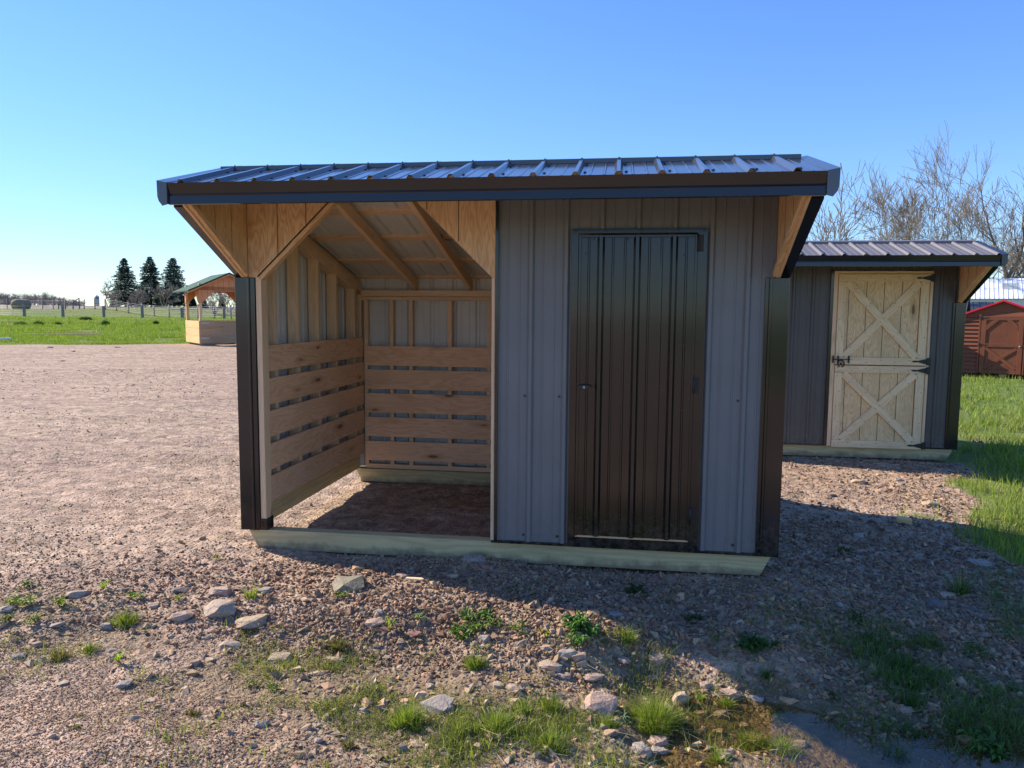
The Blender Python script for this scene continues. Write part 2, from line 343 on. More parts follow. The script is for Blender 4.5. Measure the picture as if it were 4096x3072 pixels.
def ground_mat():
    m, t, p, _ = mat('ground_mix'); n = N(t); g = n.new('ShaderNodeNewGeometry').outputs['Position']
    at_ = n.new('ShaderNodeVertexColor', layer_name='tint'); sp = n.new('ShaderNodeSeparateColor'); n.set(sp.inputs[0], at_.outputs[0])
    grass, stub, wet = sp.outputs[0], sp.outputs[1], sp.outputs[2]
    v1 = n.vor(g, 38); v2 = n.vor(g, 75)
    c1 = n.new('ShaderNodeSeparateColor'); n.set(c1.inputs[0], v1.outputs['Color'])
    gr = n.ramp(c1.outputs[0], [(0, (.20, .135, .09)), (.3, (.34, .24, .165)), (.6, (.43, .315, .22)), (.85, (.49, .38, .265)), (1, (.34, .29, .22))])
    fine = n.new('ShaderNodeSeparateColor'); n.set(fine.inputs[0], v2.outputs['Color'])
    gr = n.mix(.35, gr, n.ramp(fine.outputs[1], [(0, (.26, .17, .115)), (1, (.48, .36, .255))]))
    patch = n.noise(g, .8, 4, .6); gr = n.mix(n.mr(patch, .36, .60, .15, .75), gr, (.43, .315, .225))   # sandy fines
    gr = n.mix(n.mr(n.noise(g, .25, 3), .45, .65, 0, .35), gr, (.35, .235, .18))
    gr = n.mix(n.mr(n.noise(g, 7, 5, .75), .38, .62, 0, 1), n.mix(1.0, gr, (.80, .78, .78), 'MULTIPLY'), n.mix(1.0, gr, (1.26, 1.24, 1.21), 'MULTIPLY'))
    v3 = n.vor(g, 15); c3 = n.new('ShaderNodeSeparateColor'); n.set(c3.inputs[0], v3.outputs['Color']); gr = n.mix(1.0, gr, n.ramp(c3.outputs[0], [(0, .72), (.5, 1.04), (1, 1.28)]), 'MULTIPLY')
    gr = n.mix(n.mr(n.noise(n.map(g, (.5, 2.2, 1)), 1.1, 4, .65), .38, .60, .6, 0), gr, n.mix(1.0, gr, (.70, .66, .66), 'MULTIPLY'))
    moss = n.mr(n.noise(g, 2.3, 4, .7), .58, .72, 0, .35); gr = n.mix(moss, gr, (.16, .15, .07))
    gn = n.noise(g, 3.5, 5, .65); gb = n.noise(g, .18, 4, .6)
    gc = n.ramp(gn, [(.25, (.05, .075, .015)), (.5, (.115, .17, .028)), (.75, (.20, .27, .05))])
    gc = n.mix(n.mr(gb, .40, .62, 0, .55), gc, (.20, .20, .055))
    gc = n.mix(n.mr(n.noise(g, .9, 3), .62, .74, 0, .6), gc, (.30, .24, .13))
    sn = n.noise(n.map(g, (1, 1, 1)), 1.2, 6, .8); sc = n.ramp(sn, [(.35, (.10, .075, .05)), (.5, (.22, .17, .115)), (.65, (.42, .35, .26))])
    gm = n.mr(n.math('ADD', grass, n.mr(n.noise(g, 6, 4, .7), .3, .7, -.25, .25)), .35, .65, 0, 1)
    soil = n.ramp(n.noise(g, 22, 5, .7), [(.3, (.085, .062, .036)), (.55, (.20, .15, .085)), (.8, (.34, .27, .17))])
    gr = n.mix(n.math('MULTIPLY', at_.outputs['Alpha'], .8), gr, soil)
    col = n.mix(gm, gr, gc); col = n.mix(stub, col, sc)
    col = n.mix(wet, col, n.mix(n.mr(n.noise(g, 14, 4, .7), .35, .65, 0, 1), (.13, .098, .058), (.25, .19, .115)))
    n.set(p.inputs['Base Color'], col)
    n.set(p.inputs['Roughness'], n.mr(wet, 0, 1, .9, .35)); p.inputs['Specular IOR Level'].default_value = .25
    h = n.math('ADD', n.math('MULTIPLY', v1.outputs['Distance'], -1.0), n.math('MULTIPLY', v2.outputs['Distance'], -.4))
    h = n.math('ADD', h, n.math('MULTIPLY', n.noise(g, 9, 5, .75), 3.0))
    n.set(p.inputs['Normal'], n.bump(h, .65, .016))
    return m
M['ground'] = ground_mat()
def tintmat(name, rough=.85, trans=0, bump=0, spec=.25, grain=0):
    m, t, p, out = mat(name); n = N(t); a = n.new('ShaderNodeVertexColor', layer_name='tint').outputs[0]
    if grain:
        g = n.new('ShaderNodeNewGeometry').outputs['Position']; f = n.noise(g, grain, 4, .7)
        a = n.mix(n.mr(f, .3, .7, 0, 1), n.mix(1.0, a, (.68, .68, .68), 'MULTIPLY'), n.mix(1.0, a, (1.22, 1.2, 1.17), 'MULTIPLY'))
        if bump: n.set(p.inputs['Normal'], n.bump(n.noise(g, grain*.5, 5, .75), bump, .02))
    n.set(p.inputs['Base Color'], a); p.inputs['Roughness'].default_value = rough; p.inputs['Specular IOR Level'].default_value = spec
    if trans:
        tr = n.new('ShaderNodeBsdfTranslucent'); n.set(tr.inputs[0], n.mix(1.0, a, (1.15, 1.2, .55), 'MULTIPLY')); mx = n.new('ShaderNodeMixShader'); mx.inputs[0].default_value = trans
        n.set(mx.inputs[1], p.outputs[0]); n.set(mx.inputs[2], tr.outputs[0]); n.set(out.inputs[0], mx.outputs[0])
    return m
M['stones'] = tintmat('stone_gravel', .85, grain=260)
M['rock'] = tintmat('rock', .85, grain=60, bump=.6)
M['blade'] = tintmat('grass_blade', .55, .45, spec=.35)
M['needles'] = tintmat('needles', .7, .2)
M['bark'] = tintmat('bark', .9, grain=14)
M['hay'] = tintmat('hay', .9, grain=9)
m, t, p, out = mat('puddle_water'); n = N(t); t.nodes.remove(p)
g = n.new('ShaderNodeNewGeometry').outputs['Position']; bp = n.bump(n.noise(g, 18, 2), .03, .01)
gg = n.new('ShaderNodeNewGeometry'); dt = n.new('ShaderNodeVectorMath', operation='DOT_PRODUCT'); n.set(dt.inputs[0], gg.outputs['Incoming']); n.set(dt.inputs[1], gg.outputs['Normal'])
fr = n.math('MULTIPLY_ADD', n.math('POWER', n.math('SUBTRACT', 1, n.math('ABSOLUTE', dt.outputs['Value'])), 5), .94, .06)
tr = n.new('ShaderNodeBsdfTransparent'); tr.inputs[0].default_value = (.86, .79, .62, 1); gl = n.new('ShaderNodeBsdfGlossy'); gl.inputs['Roughness'].default_value = .02; n.set(gl.inputs['Normal'], bp)
mx = n.new('ShaderNodeMixShader'); n.set(mx.inputs[0], fr); n.set(mx.inputs[1], tr.outputs[0]); n.set(mx.inputs[2], gl.outputs[0]); n.set(out.inputs[0], mx.outputs[0]); M['water'] = m

# ---------------------------------------------------------------- ground, water
def spaced(lo, hi, step, out_lo, out_hi, gr=1.07):
    a = list(np.arange(lo, hi, step)); s = step; x = a[-1]
    while x < out_hi: s *= gr; x += s; a.append(x)
    s = step; x = a[0]; b = []
    while x > out_lo: s *= gr; x -= s; b.append(x)
    return np.array(b[::-1]+a)
WATER_Z = -.372
gx = spaced(-3.5, 7, .04, -1500, 1500, 1.05); gy = spaced(-2.9, 4.2, .04, -1200, 2500, 1.05)
X, Y = np.meshgrid(gx, gy); Z = height(X, Y)
nx, ny = len(gx), len(gy)
V = np.stack([X.ravel(), Y.ravel(), Z.ravel()], 1)
ii = (np.arange(ny-1)[:, None]*nx+np.arange(nx-1)[None, :]).ravel()
Fq = np.stack([ii, ii+1, ii+1+nx, ii+nx], 1)
wet = np.clip(sstep(-.285, -.36, Z), 0, 1)*((X > 1) & (X < 9) & (Y < 0) & (Y > -4))
soil = sparse(X, Y)*sstep(.3, .6, vn(X, Y, 1.9, 31)*.6+vn(X, Y, 5, 32)*.4+.12)
cl = np.stack([grassmask(X, Y).ravel(), stubble(X, Y).ravel(), wet.ravel(), soil.ravel()], 1)
go = mesh_np('ground', V, Fq, M['ground'], col=cl, smooth=True); tag(go, kind='structure')
wb = MB(); 
wp = [(2.5, -1.0), (3.2, -.95), (4.2, -1.2), (5.3, -1.45), (5.9, -1.7), (5.9, -2.6), (4.4, -2.8), (3.4, -2.7), (2.75, -2.4), (2.5, -1.7)]
wb.v += [(x, y, WATER_Z) for x, y in wp]; wb.face(list(range(len(wp)))[::-1])
wb.build('water', M['water'], kind='structure')

# ================================================================ run-in sheds
def make_shed(root, W, lx, kind):
    """local frame: x to the right from the left front corner, y into the shed, z up from the skid's top"""
    MW, MR, MT = (M['wall'], M['roof'], M['trim']) if kind == 'main' else (M['wall2'], M['roof2'], M['trim'])
    D, HS, OV, ZE, ZF, YR, ZR = 2.26, 1.777, .77, 2.162, 2.279, -.077, 2.49
    zr_in = 2.33
    slope_b = (2.335-1.775)/(2.26)                              # rear roof slope (rafter underside)
    roof_b = lambda y: 2.46-.245*(y-YR)                          # steel underside, rear slope
    # skids with their ends cut on the slant
    for y0 in (.0, D-.09):
        b = MB(.003); poly = [(.03, 0), (W-.03, 0), (W-.10, -.14), (.10, -.14)]
        b.prism(poly, (0, y0, -.004), (1, 0, 0), (0, 0, 1), (0, 1, 0), .09, vert=False); b.build('skid', M['treated'], root)
    for x in (.045, W-.085):
        b = MB(.002); b.box(x, .1, .0, x+.04, D-.1, .145); b.build('sill_board', M['treated'], root)
    # side walls: ribbed steel outside, pale inside
    topf = lambda y: (roof_b(y)-.02 if y > YR else ZR-.05)
    for x, nrm in ((0.012, (-1, 0, 0)), (W-.012, (1, 0, 0))):
        b = MB(); b.sheet((x, 0.01, .0), (0, 1, 0), (0, 0, 1), nrm, D-.02, 2, .1, lb_fn=lambda t: topf(t))
        b.build('side_wall', [MW, M['inside']], root)
        b = MB()   # lower edge of the overhang, clad in trim
        xo = x-.020 if x < 1 else x-.050
        b.prism([(.0, HS-.004), (-.722, ZE-.008), (-.722, ZE+.035), (.0, HS+.05)], (xo, 0, 0), (0, 1, 0), (0, 0, 1), (1, 0, 0), .070)
        b.prism([(-.0, HS+.03), (-.700, ZE+.02), (-.70, ZE+.08), (YR, ZR-.05), (.0, ZR-.06)], (x-.006, 0, 0), (0, 1, 0), (0, 0, 1), (1, 0, 0), .012)
        b.build('overhang_trim', MT, root)
        b = MB(.001); s = 1 if x < 1 else -1
        pl = [(-.075, HS+.0), (-OV+.02, ZE-.0), (-OV+.02, ZE+.11), (YR, ZR-.08), (.0, ZR-.11), (.0, HS)]
        xi = x+.05 if s > 0 else x-.066
        b.prism(pl, (xi, 0, 0), (0, 1, 0), (0, 0, 1), (1, 0, 0), .016)
        # the studs behind the panel show as one batten on its slanted edge
        b.beam((xi+.008+s*.02, -.06, HS+.02), (xi+.008+s*.02, -OV+.03, ZE+.03), .032, .035, (0, 0, 1))
        for y in (-.60, -.42, -.22): b.box(*((xi+.0158, y, 1.765+(-.075-y)*.57+.02, xi+.0172, y+.005, ZE+.1) if s > 0 else (xi-.0012, y, 1.765+(-.075-y)*.57+.02, xi+.0002, y+.005, ZE+.1)), mi=1)
        b.build('overhang_panel', [M['ply'], M['groove']], root)
    # rear wall
    b = MB(); b.sheet((0.02, D-.012, .0), (1, 0, 0), (0, 0, 1), (0, 1, 0), W-.04, 1.90, .1); b.build('rear_wall', [MW, M['inside']], root)
    # corner trims in front
    for x0, x1 in ((-.012, .128), (W-.137, W+.002)):
        b = MB(.002)
        b.box(x0, -.022, -.004, x1, -.002, HS)
        ribx = x0+.098 if x0 < 1 else x0+.03
        b.prism([(-.012, 0), (-.006, -.012), (.006, -.012), (.012, 0)], (ribx, -.0215, -.003), (1, 0, 0), (0, 1, 0), (0, 0, 1), HS+.002)
        xs = x0 if x0 < 1 else x1
        b.box(xs-.005, -.0225, -.005, xs+.005, .12, HS+.003)
        b.build('corner_trim', M['bronze'] if kind == 'main' and x0 > 1 else MT, root)
    # roof: short front slope, long rear slope
    sl_f = Vector((0, YR-(-OV), ZR-ZF)); Lf = sl_f.length; sf = sl_f.normalized(); nf = Vector((0, -sf.z, sf.y))
    b = MB(); ph = lx
    O = Vector((-.055, -OV-.025, ZF+.002))
    b.sheet(O, (1, 0, 0), sf, nf, W+.11, Lf+.01, ph, rib=.021)
    # screws beside every rib, two rows
    k = 0
    while ph+k*.2286 < W+.05:
        for t, dx in ((.13, .045), (.50, .035)): b.screw(O+Vector((ph+k*.2286+dx+RND.uniform(-.004, .004), 0, 0))+sf*t+nf*.001, nf, mi=2)
        k += 1
    bs = Vector((0, 2.42-YR, roof_b(2.42)-roof_b(YR))); Lb = bs.length; sb = bs.normalized(); nb = Vector((0, -sb.z, sb.y))
    b.sheet((-.055, YR, roof_b(YR)+.01), (1, 0, 0), sb, nb, W+.11, Lb, ph, rib=.021)
    rf = b.build('roof', [MR, M['inside'], M['screwm']], root)
    # ridge cap
    b = MB(.002)
    b.prism([(-.11, -.045), (-.11, -.018), (-.015, .003), (.02, .003), (.12, -.03), (.12, -.05)], (0-.005, YR, ZR+.022), (0, 1, 0), (0, 0, 1), (1, 0, 0), W+.01)
    k = 0
    while ph+k*.2286 < W: b.screw((ph-.055+k*.2286, YR-.085, ZR+.006), (0, -.3, 1), .006, .009); k += 1
    b.build('ridge_cap', MR, rf)
    b = MB()    # foam closures between the ribs, dark
    b.box(.01, YR-.085, ZR-.055, W-.01, YR-.06, ZR-.028); b.build('ridge_closure', M['blackiron'], rf)
    # fascia: upper face leans out at its top, lower strip upright
    b = MB(.0015)
    b.prism([(-.028, ZF+.004), (-.012, ZE+.058), (-.020, ZE+.054), (-.014, ZE+.047), (-.016, ZE), (.0, ZE-.003), (.004, ZE+.05), (.002, ZF)], (0-.002, -OV, 0), (0, 1, 0), (0, 0, 1), (1, 0, 0), W+.004)
    b.build('fascia', M['bronze'] if kind == 'main' else MT, root)
    b = MB(.002); b.box(.02, -OV+.01, ZE-.006+.012, W-.02, -OV+.05, ZF-.01); b.build('fascia_board', M['pine'], root)
    # rake trims at both ends: L-shaped in section, following both slopes
    for s, xe in ((-1, 0), (1, W)):
        b = MB()
        for (p0, p1) in ((Vector((0, -OV-.03, ZF)), Vector((0, YR, ZR-.0))), (Vector((0, YR, ZR-.0)), Vector((0, 2.42, roof_b(2.42)+.01)))):
            sec = [(.0, .006), (.062, .018), (.060, -.075), (.052, -.100), (.030, -.128), (.0, -.120)]
            base = len(b.v)
            for q in (p0, p1):
                for u, v in sec: b.v.append((xe+s*u, q.y, q.z+v))
            kk = len(sec)
            for i in range(kk): j = (i+1) % kk; b.face([base+i, base+j, base+kk+j, base+kk+i], None, 0)
            b.face(list(range(base, base+kk))); b.face(list(range(base+kk, base+2*kk)))
        b.build('rake_trim', MR if kind == 'main' else MT, root)
    # rafters and purlins
    xs = [.06, .655, 1.19, 1.78, 2.4, 3.0, W-.08] if kind == 'main' else [.06, .65, 1.2, 1.8, 2.4, W-.08]
    for x in xs:
        b = MB(.002); b.beam((x, YR-.01, 2.345+.045), (x, D+.05, 2.345+.045-slope_b*(D+.06-YR)), .04, .09, (0, 0, 1)); b.build('rafter', M['pine'], root)
        b = MB(.002); b.beam((x, YR-.02, 2.345+.085), (x, -OV+.06, 2.345+.085-.315*(OV-.14)), .04, .05, (0, 0, 1)); b.build('overhang_rafter', M['pine'], root)
    for y in (.10, .60, 1.16, 1.74, 2.26):
        b = MB(.002); z = 2.345+.09-slope_b*y+.022; b.beam((.03, y, z), (W-.03, y, z), .085, .036, (0, slope_b, 1)); b.build('purlin', M['pine'], root)
    for z0, z1 in ((1.668, 1.703), (1.706, 1.765)):
        b = MB(.002); b.box(.03, D-.09, z0, W-.03, D-.03, z1); b.build('top_plate', M['pine'], root)
    return dict(D=D, HS=HS, ZE=ZE, roof_b=roof_b, slope_b=slope_b)

# ---------------------------------------------------------------- the near shed
main = empty('horse_shelter', (0, 0, 0), label='large dark steel shelter with open slatted stall on the left and a plain metal door', cat='shed')
d = make_shed(main, 3.66, .14, 'main'); D = d['D']; HS = d['HS']; W = 3.66
# left wall studs
for y in (.005, .30, .70, 1.10, 1.50, 1.97, 2.155):
    b = MB(.002); b.box(.028, y, .145, .117, y+.038, 2.335-d['slope_b']*y-.005 if y > .1 else HS+.0); b.build('stud', M['pine'], main)
b = MB(.002); b.beam((.072, .03, 2.36-d['slope_b']*.03-.06), (.072, D-.05, 2.36-d['slope_b']*(D-.05)-.06), .085, .09, (0, 0, 1)); b.build('wall_plate', M['pine'], main)
# front jamb post of the opening
b = MB(.002); b.box(.132, -.012, -.0, .172, .08, HS+.02); b.build('jamb', M['pine'], main)
b = MB(); b.box(.130, -.016, -.002, .178, .085, .08); b.build('jamb_flashing', M['bronze'], main)
# rear studs
for x in (.14, .40, .595, .985, 1.37, 1.72):
    b = MB(.002); b.box(x, D-.095, .04, x+.038, D-.03, 1.668); b.build('stud', M['pine'], main)
b = MB(.002); b.box(.15, D-.10, .001, 1.79, D-.02, .045); b.build('bottom_plate', M['pine'], main)
b = MB(.002); b.box(.10, D-.125, -.13, 1.80, D-.091, -.003); b.build('inner_skid_board', M['treated'], main)
# kick boards
tone = [0, 0, 0, 0, 0]
for i, z in enumerate((1.112, .874, .638, .400, .162)):
    b = MB(.003); x0 = .118+(.004 if i % 2 else 0)
    b.beam((x0+.012, .045, z+.098), (x0+.012, D-.12, z+.098+RND.uniform(-.004, .004)), .024, .19, (0, 0, 1)); b.build('kick_board', M['kick'], main)
for i, z in enumerate((1.030, .797, .563, .327, .086)):
    b = MB(.003); b.beam((.150, D-.108, z+.096), (1.79, D-.108, z+.096+RND.uniform(-.006, .004)), .024, .192, (0, 0, 1))
    for x in (.415, .61, 1.0, 1.385, 1.74):
        for dz in (.03, .16): b.screw((x+.008+RND.uniform(-.01, .01), D-.1205, z+dz), (0, -1, 0), .0028, .002, 1)
    b.build('kick_board', [M['kick'], M['galv']], main)
# gussets of the opening, grooved plywood with batten on the slanted edge
b = MB(.001)
gl = [(.085, HS), (.155, HS), (.700, 2.30), (.085, 2.30)]
b.prism(gl, (0, -.018, 0), (1, 0, 0), (0, 0, 1), (0, 1, 0), .016); 
b.beam((.16, .012, HS-.005), (.70, .012, 2.29), .06, .038, (-.5, 0, .5)); 
def groove(b, *a): b.box(*a, mi=1)
for x in (.30, .505):
    z0 = HS+(x-.155)*(2.30-HS)/.545+.012; groove(b, x, -.0192, z0, x+.006, -.0172, 2.30)
b.build('gusset', [M['ply'], M['groove']], main)
b = MB(.001); b.prism([(1.81, HS-.005), (1.81, 2.30), (1.25, 2.30), (1.793, HS-.005)], (0, -.018, 0), (1, 0, 0), (0, 0, 1), (0, 1, 0), .016)
for x in (1.345, 1.56):
    z0 = 2.30-(x-1.25)*(2.30-HS)/.543+.012; groove(b, x, -.0192, z0, x+.006, -.0172, 2.30)
b.build('gusset', [M['ply'], M['groove']], main)
# tack room: partition, jamb, front cladding
b = MB(.002); b.box(1.785, -.016, -.003, 1.809, .08, HS); b.build('jamb', M['pine'], main)
b = MB(.001); b.box(1.811, -.030, -.002, 1.832, -.004, 2.34); b.build('cladding_trim', M['trim'], main)
b = MB(.002); b.box(1.80, .01, 0, 1.815, D-.13, 1.72); b.build('partition', M['ply'], main)
PH = 2.045
def clad(x0, x1, z0, z1, name='front_cladding'):
    b = MB(); b.sheet((x0, -.004, z0), (1, 0, 0), (0, 0, 1), (0, -1, 0), x1-x0, z1-z0, PH-x0)
    k = -3
    for k in range(-2, 8):
        for z in (1.0, .055):
            for dx in (-.035,):
                x = PH+k*.2286+dx
                if x0+.01 < x < x1-.01 and z0 < z < z1 : b.screw((x, -.004, z), (0, -1, 0), .006, .006, 2)
    return b.build(name, [M['wall'], M['inside'], M['screwm']], main)
clad(1.832, 2.311, .012, 2.32); clad(3.155, 3.525, .0, 2.32); clad(2.311, 3.155, 2.083, 2.32)
# ribs on the corner return above the trim
b = MB(); b.sheet((3.525, -.003, HS), (1, 0, 0), (0, 0, 1), (0, -1, 0), .06, .53, .5); b.build('front_cladding', [M['wall'], M['inside']], main)
b = MB(); b.box(1.79, -.028, -.004, 3.66, -.002, .011); b.build('base_flashing', M['bronze'], main)
# door frame
b = MB(.002)
b.box(2.308, -.034, .012, 2.352, -.006, 2.060); b.box(3.100, -.034, .012, 3.158, -.006, 2.060); b.box(2.308, -.034, 2.058, 3.158, -.006, 2.086)
b.box(2.352, -.028, .011, 3.100, .0, .062); 
for (x, z) in ((2.33, 2.073), (2.53, 2.074), (2.75, 2.074), (2.98, 2.074), (3.14, 2.074), (2.33, .06), (3.13, .05), (2.73, .035)): b.screw((x, -.034, z), (0, -1, 0), .006, .007)
b.build('door_frame', M['bronze'], main)
b = MB(); b.box(2.356, -.022, .064, 3.098, .01, .078); b.build('threshold_strip', M['pine'], main)
door = MB(); door.sheet((2.372, -.040, .082), (1, 0, 0), (0, 0, 1), (0, -1, 0), .71, 1.955, 2.502-2.372-.005, rib=.021)
for x, z in ((2.45, 2.02), (2.665, 2.02), (2.885, 2.02), (3.02, 1.92), (2.40, 1.93), (3.03, 1.35), (2.68, 1.085), (2.90, 1.085), (3.04, .93), (2.455, 1.085), (3.03, .42), (2.39, .20), (2.45, .17)):
    door.screw((x, -.040, z), (0, -1, 0), .005, .006, 2)
dm = door.build('door', [M['bronze'], M['inside'], M['screwm']], main)
b = MB(.0015)   # edge channel round the leaf
b.box(2.355, -.052, .080, 2.373, -.012, 2.045); b.box(3.081, -.052, .080, 3.098, -.012, 2.045); b.box(2.373, -.052, 2.030, 3.081, -.012, 2.045)
b.build('door_edge', M['bronze'], dm)
b = MB(.001)
b.prism([(-.052, .004), (-.03, .012), (0, .017), (.03, .012), (.052, .004), (.052, -.004), (.03, -.012), (0, -.017), (-.03, -.012), (-.052, -.004)], (2.404, -.058, 1.073), (1, 0, 0), (0, 0, 1), (0, -1, 0), .014)
b.tube([(2.404, -.042, 1.073), (2.404, -.062, 1.073)], .012, 12)
h = b.build('handle', M['blackiron'], dm)
b = MB(); b.tube([(2.404, -.070, 1.071), (2.404, -.0755, 1.071)], .0075, 12); b.tube([(2.404, -.0755, 1.071), (2.404, -.0765, 1.071)], .003, 6, 1); b.build('lock_barrel', [M['galv'], M['blackiron']], h)
for z in (1.94, 1.045, .19):
    b = MB(.001); b.box(3.101, -.040, z, 3.135, -.034, z+.105); b.tube([(3.099, -.058, z), (3.099, -.058, z+.105)], .007, 8)
    for dz in (.02, .052, .085): b.screw((3.121, -.04, z+dz), (0, -1, 0), .004, .004)
    b.build('hinge', M['blackiron'], dm)

# ---------------------------------------------------------------- the second shed
X0, Y0, Z0 = 6.732, 4.753, -.055; W2 = 3.05
sec = empty('tack_shed', (X0-W2, Y0, Z0), label='dark bronze steel shed with pale wooden stable door, standing behind the near shelter', cat='shed')
make_shed(sec, W2, .105, 'second')
dx0, dx1, dz0, dz1 = W2-1.461, W2-.39, -.012, 2.115
PH2 = .10
def clad2(x0, x1, z0, z1, ph):
    b = MB(); b.sheet((x0, -.004, z0), (1, 0, 0), (0, 0, 1), (0, -1, 0), x1-x0, z1-z0, ph)
    for k in range(12):
        x = x0+ph+k*.2286-.035
        for z in (.06, .98, 1.60):
            if x0+.01 < x < x1-.01: b.screw((x, -.004, z), (0, -1, 0), .006, .006)
    b.build('front_cladding', [M['wall2'], M['inside']], sec)
clad2(.10, dx0-.055, .0, 2.32, .06); clad2(dx1+.012, W2-.12, .0, 2.32, .10); clad2(dx0-.055, dx1+.012, 2.165, 2.32, .1)
b = MB(); b.box(0, -.028, -.004, dx0-.055, -.002, .011); b.build('base_flashing', M['trim'], sec); b = MB(); b.box(dx1+.015, -.028, -.004, W2, -.002, .011); b.build('base_flashing', M['trim'], sec)
b = MB(.001); b.box(dx0-.09, -.036, .0, dx0-.057, -.004, 2.17); b.build('cladding_trim', M['trim'], sec)
b = MB(.003)
b.box(dx0-.054, -.035, -.006, dx0-.006, .02, 2.155); b.box(dx1-.02, -.030, -.006, dx1+.012, .03, 2.118); b.box(dx0-.006, -.034, 2.121, dx1+.012, .03, 2.154)
b.build('door_frame', M['pine'], sec)
def dutch(z0, z1, name):
    """one leaf: grooved plywood, rails, stiles and an X brace"""
    x0, x1 = dx0, dx1-.022; yb = -.020
    p = MB(.001); p.prism([(x0, z0), (x1, z0), (x1, z1), (x0, z1)], (0, yb, 0), (1, 0, 0), (0, 0, 1), (0, 1, 0), .014, 0)
    b = p
    k = 0
    for k in range(0, 5):
        x = x0+.125+k*.2032
        if x < x1-.1: b.box(x, yb-.0012, z0+.08, x+.007, yb+.001, z1-.08, mi=1)
    q = p.build(name, [M['doorply'], M['groove'], M['blackiron']], sec)
    def bd(nm, fn, nails=()):
        b = MB(.0015); fn(b)
        for x, z in nails: b.tube([(x, yb-.0205, z), (x, yb-.0232, z)], .0055, 6, 1)
        return b.build(nm, [M['doorpine'], M['blackiron']], q)
    xs_ = [x0+.03+i*(x1-x0-.06)/6 for i in range(7)]
    bd('rail', lambda b: b.box(x0, yb-.021, z1-.088, x1, yb-.002, z1), [(x, z1-.03-.03*(i % 2)) for i, x in enumerate(xs_)])
    bd('rail', lambda b: b.box(x0, yb-.021, z0, x1, yb-.002, z0+.088), [(x, z0+.03+.03*(i % 2)) for i, x in enumerate(xs_)])
    zs_ = [z0+.13+i*(z1-z0-.26)/4 for i in range(5)]
    bd('stile', lambda b: b.box(x0, yb-.021, z0+.090, x0+.088, yb-.002, z1-.090), [(x0+.03+.03*(i % 2), z) for i, z in enumerate(zs_)])
    bd('stile', lambda b: b.box(x1-.105, yb-.021, z0+.090, x1-.017, yb-.002, z1-.090), [(x1-.09+.05*(i % 2), z) for i, z in enumerate(zs_)])
    xa, xb, za, zb = x0+.11, x1-.125, z0+.105, z1-.105
    def tri(b, x_0, z_0, x_1, z_1, yy):
        dv = Vector((x_1-x_0, 0, z_1-z_0)).normalized(); b.beam(Vector((x_0, yy, z_0))-dv*.012, Vector((x_1, yy, z_1))+dv*.012, .018, .088, (0, 0, 1))
    lp = lambda t, a, c: a+(c-a)*t
    bd('brace', lambda b: tri(b, xa, zb, xb, za, yb-.0125), [(lp(t, xa, xb)+s*.02, lp(t, zb, za)+s*.02) for t in (.1, .3, .5, .7, .9) for s in (-1, 1)])
    mx, mz = (xa+xb)/2, (za+zb)/2; dv = Vector((xb-xa, 0, zb-za)).normalized(); g = .050
    def two(b, h):
        if h: tri(b, xa, za, mx-dv.x*g, mz-dv.z*g, yb-.0122)
        else: tri(b, mx+dv.x*g, mz+dv.z*g, xb, zb, yb-.0122)
    bd('brace', lambda b: two(b, 1), [(lp(t, xa, xb)-s*.02, lp(t, za, zb)+s*.02) for t in (.1, .3) for s in (-1, 1)])
    bd('brace', lambda b: two(b, 0), [(lp(t, xa, xb)-s*.02, lp(t, za, zb)+s*.02) for t in (.7, .9) for s in (-1, 1)])
    return q
zs = 1.010
lowd = dutch(dz0, zs-.006, 'door'); topd = dutch(zs+.006, dz1, 'door')
lowd['label'] = 'lower stable door leaf'; topd['label'] = 'upper stable door leaf'
def strap(z, leaf):
    b = MB(.001); x = dx1-.012
    b.prism([(0, -.007), (.02, -.012), (.06, -.009), (.12, -.026), (.155, -.032), (.155, .032), (.12, .026), (.06, .009), (.02, .012), (.0, .007), (-.014, 0)], (x-.165, -.0425, z), (1, 0, 0), (0, 0, 1), (0, -1, 0), .004)
    b.box(x-.008, -.050, z-.042, x+.006, -.036, z+.042); b.box(x+.007, -.040, z-.045, x+.04, -.031, z+.045)
    for dx in (.02, .06, .11, .14): b.screw((x-.165+dx, -.0465, z), (0, -1, 0), .004, .003)
    b.build('hinge', M['blackiron'], leaf)
strap(dz1-.045, topd); strap(zs+.055, topd); strap(zs-.055, lowd); strap(dz0+.045, lowd)
# cast-iron bolt with horseshoe
b = MB(.001); zb = zs+.068; xb = dx0
for x in (-.028, .03, .155):
    b.prism([(-.011, -.034), (0, -.050), (.011, -.034), (.008, -.015), (.013, 0), (.008, .015), (.011, .034), (0, .050), (-.011, .034), (-.008, .015), (-.013, 0), (-.008, -.015)], (xb+x, -.042, zb), (1, 0, 0), (0, 0, 1), (0, -1, 0), .012)
b.tube([(xb-.035, -.060, zb), (xb+.17, -.060, zb)], .0065, 8)
pts = []; 
for i in range(13):
    a = R(-250+i*320/12+110-15); pts.append((xb+.062+.037*sin(a), -.066, zb-.052+.042*cos(a)))
b.tube(pts, .0085, 6)
st = []
for i in range(10):
    a = pi*i/5; r = .024 if i % 2 == 0 else .010; st.append((r*sin(a), r*cos(a)))
b.prism(st, (xb+.062, -.062, zb-.052), (1, 0, 0), (0, 0, 1), (0, -1, 0), .006)
b.build('bolt', M['blackiron'], topd)

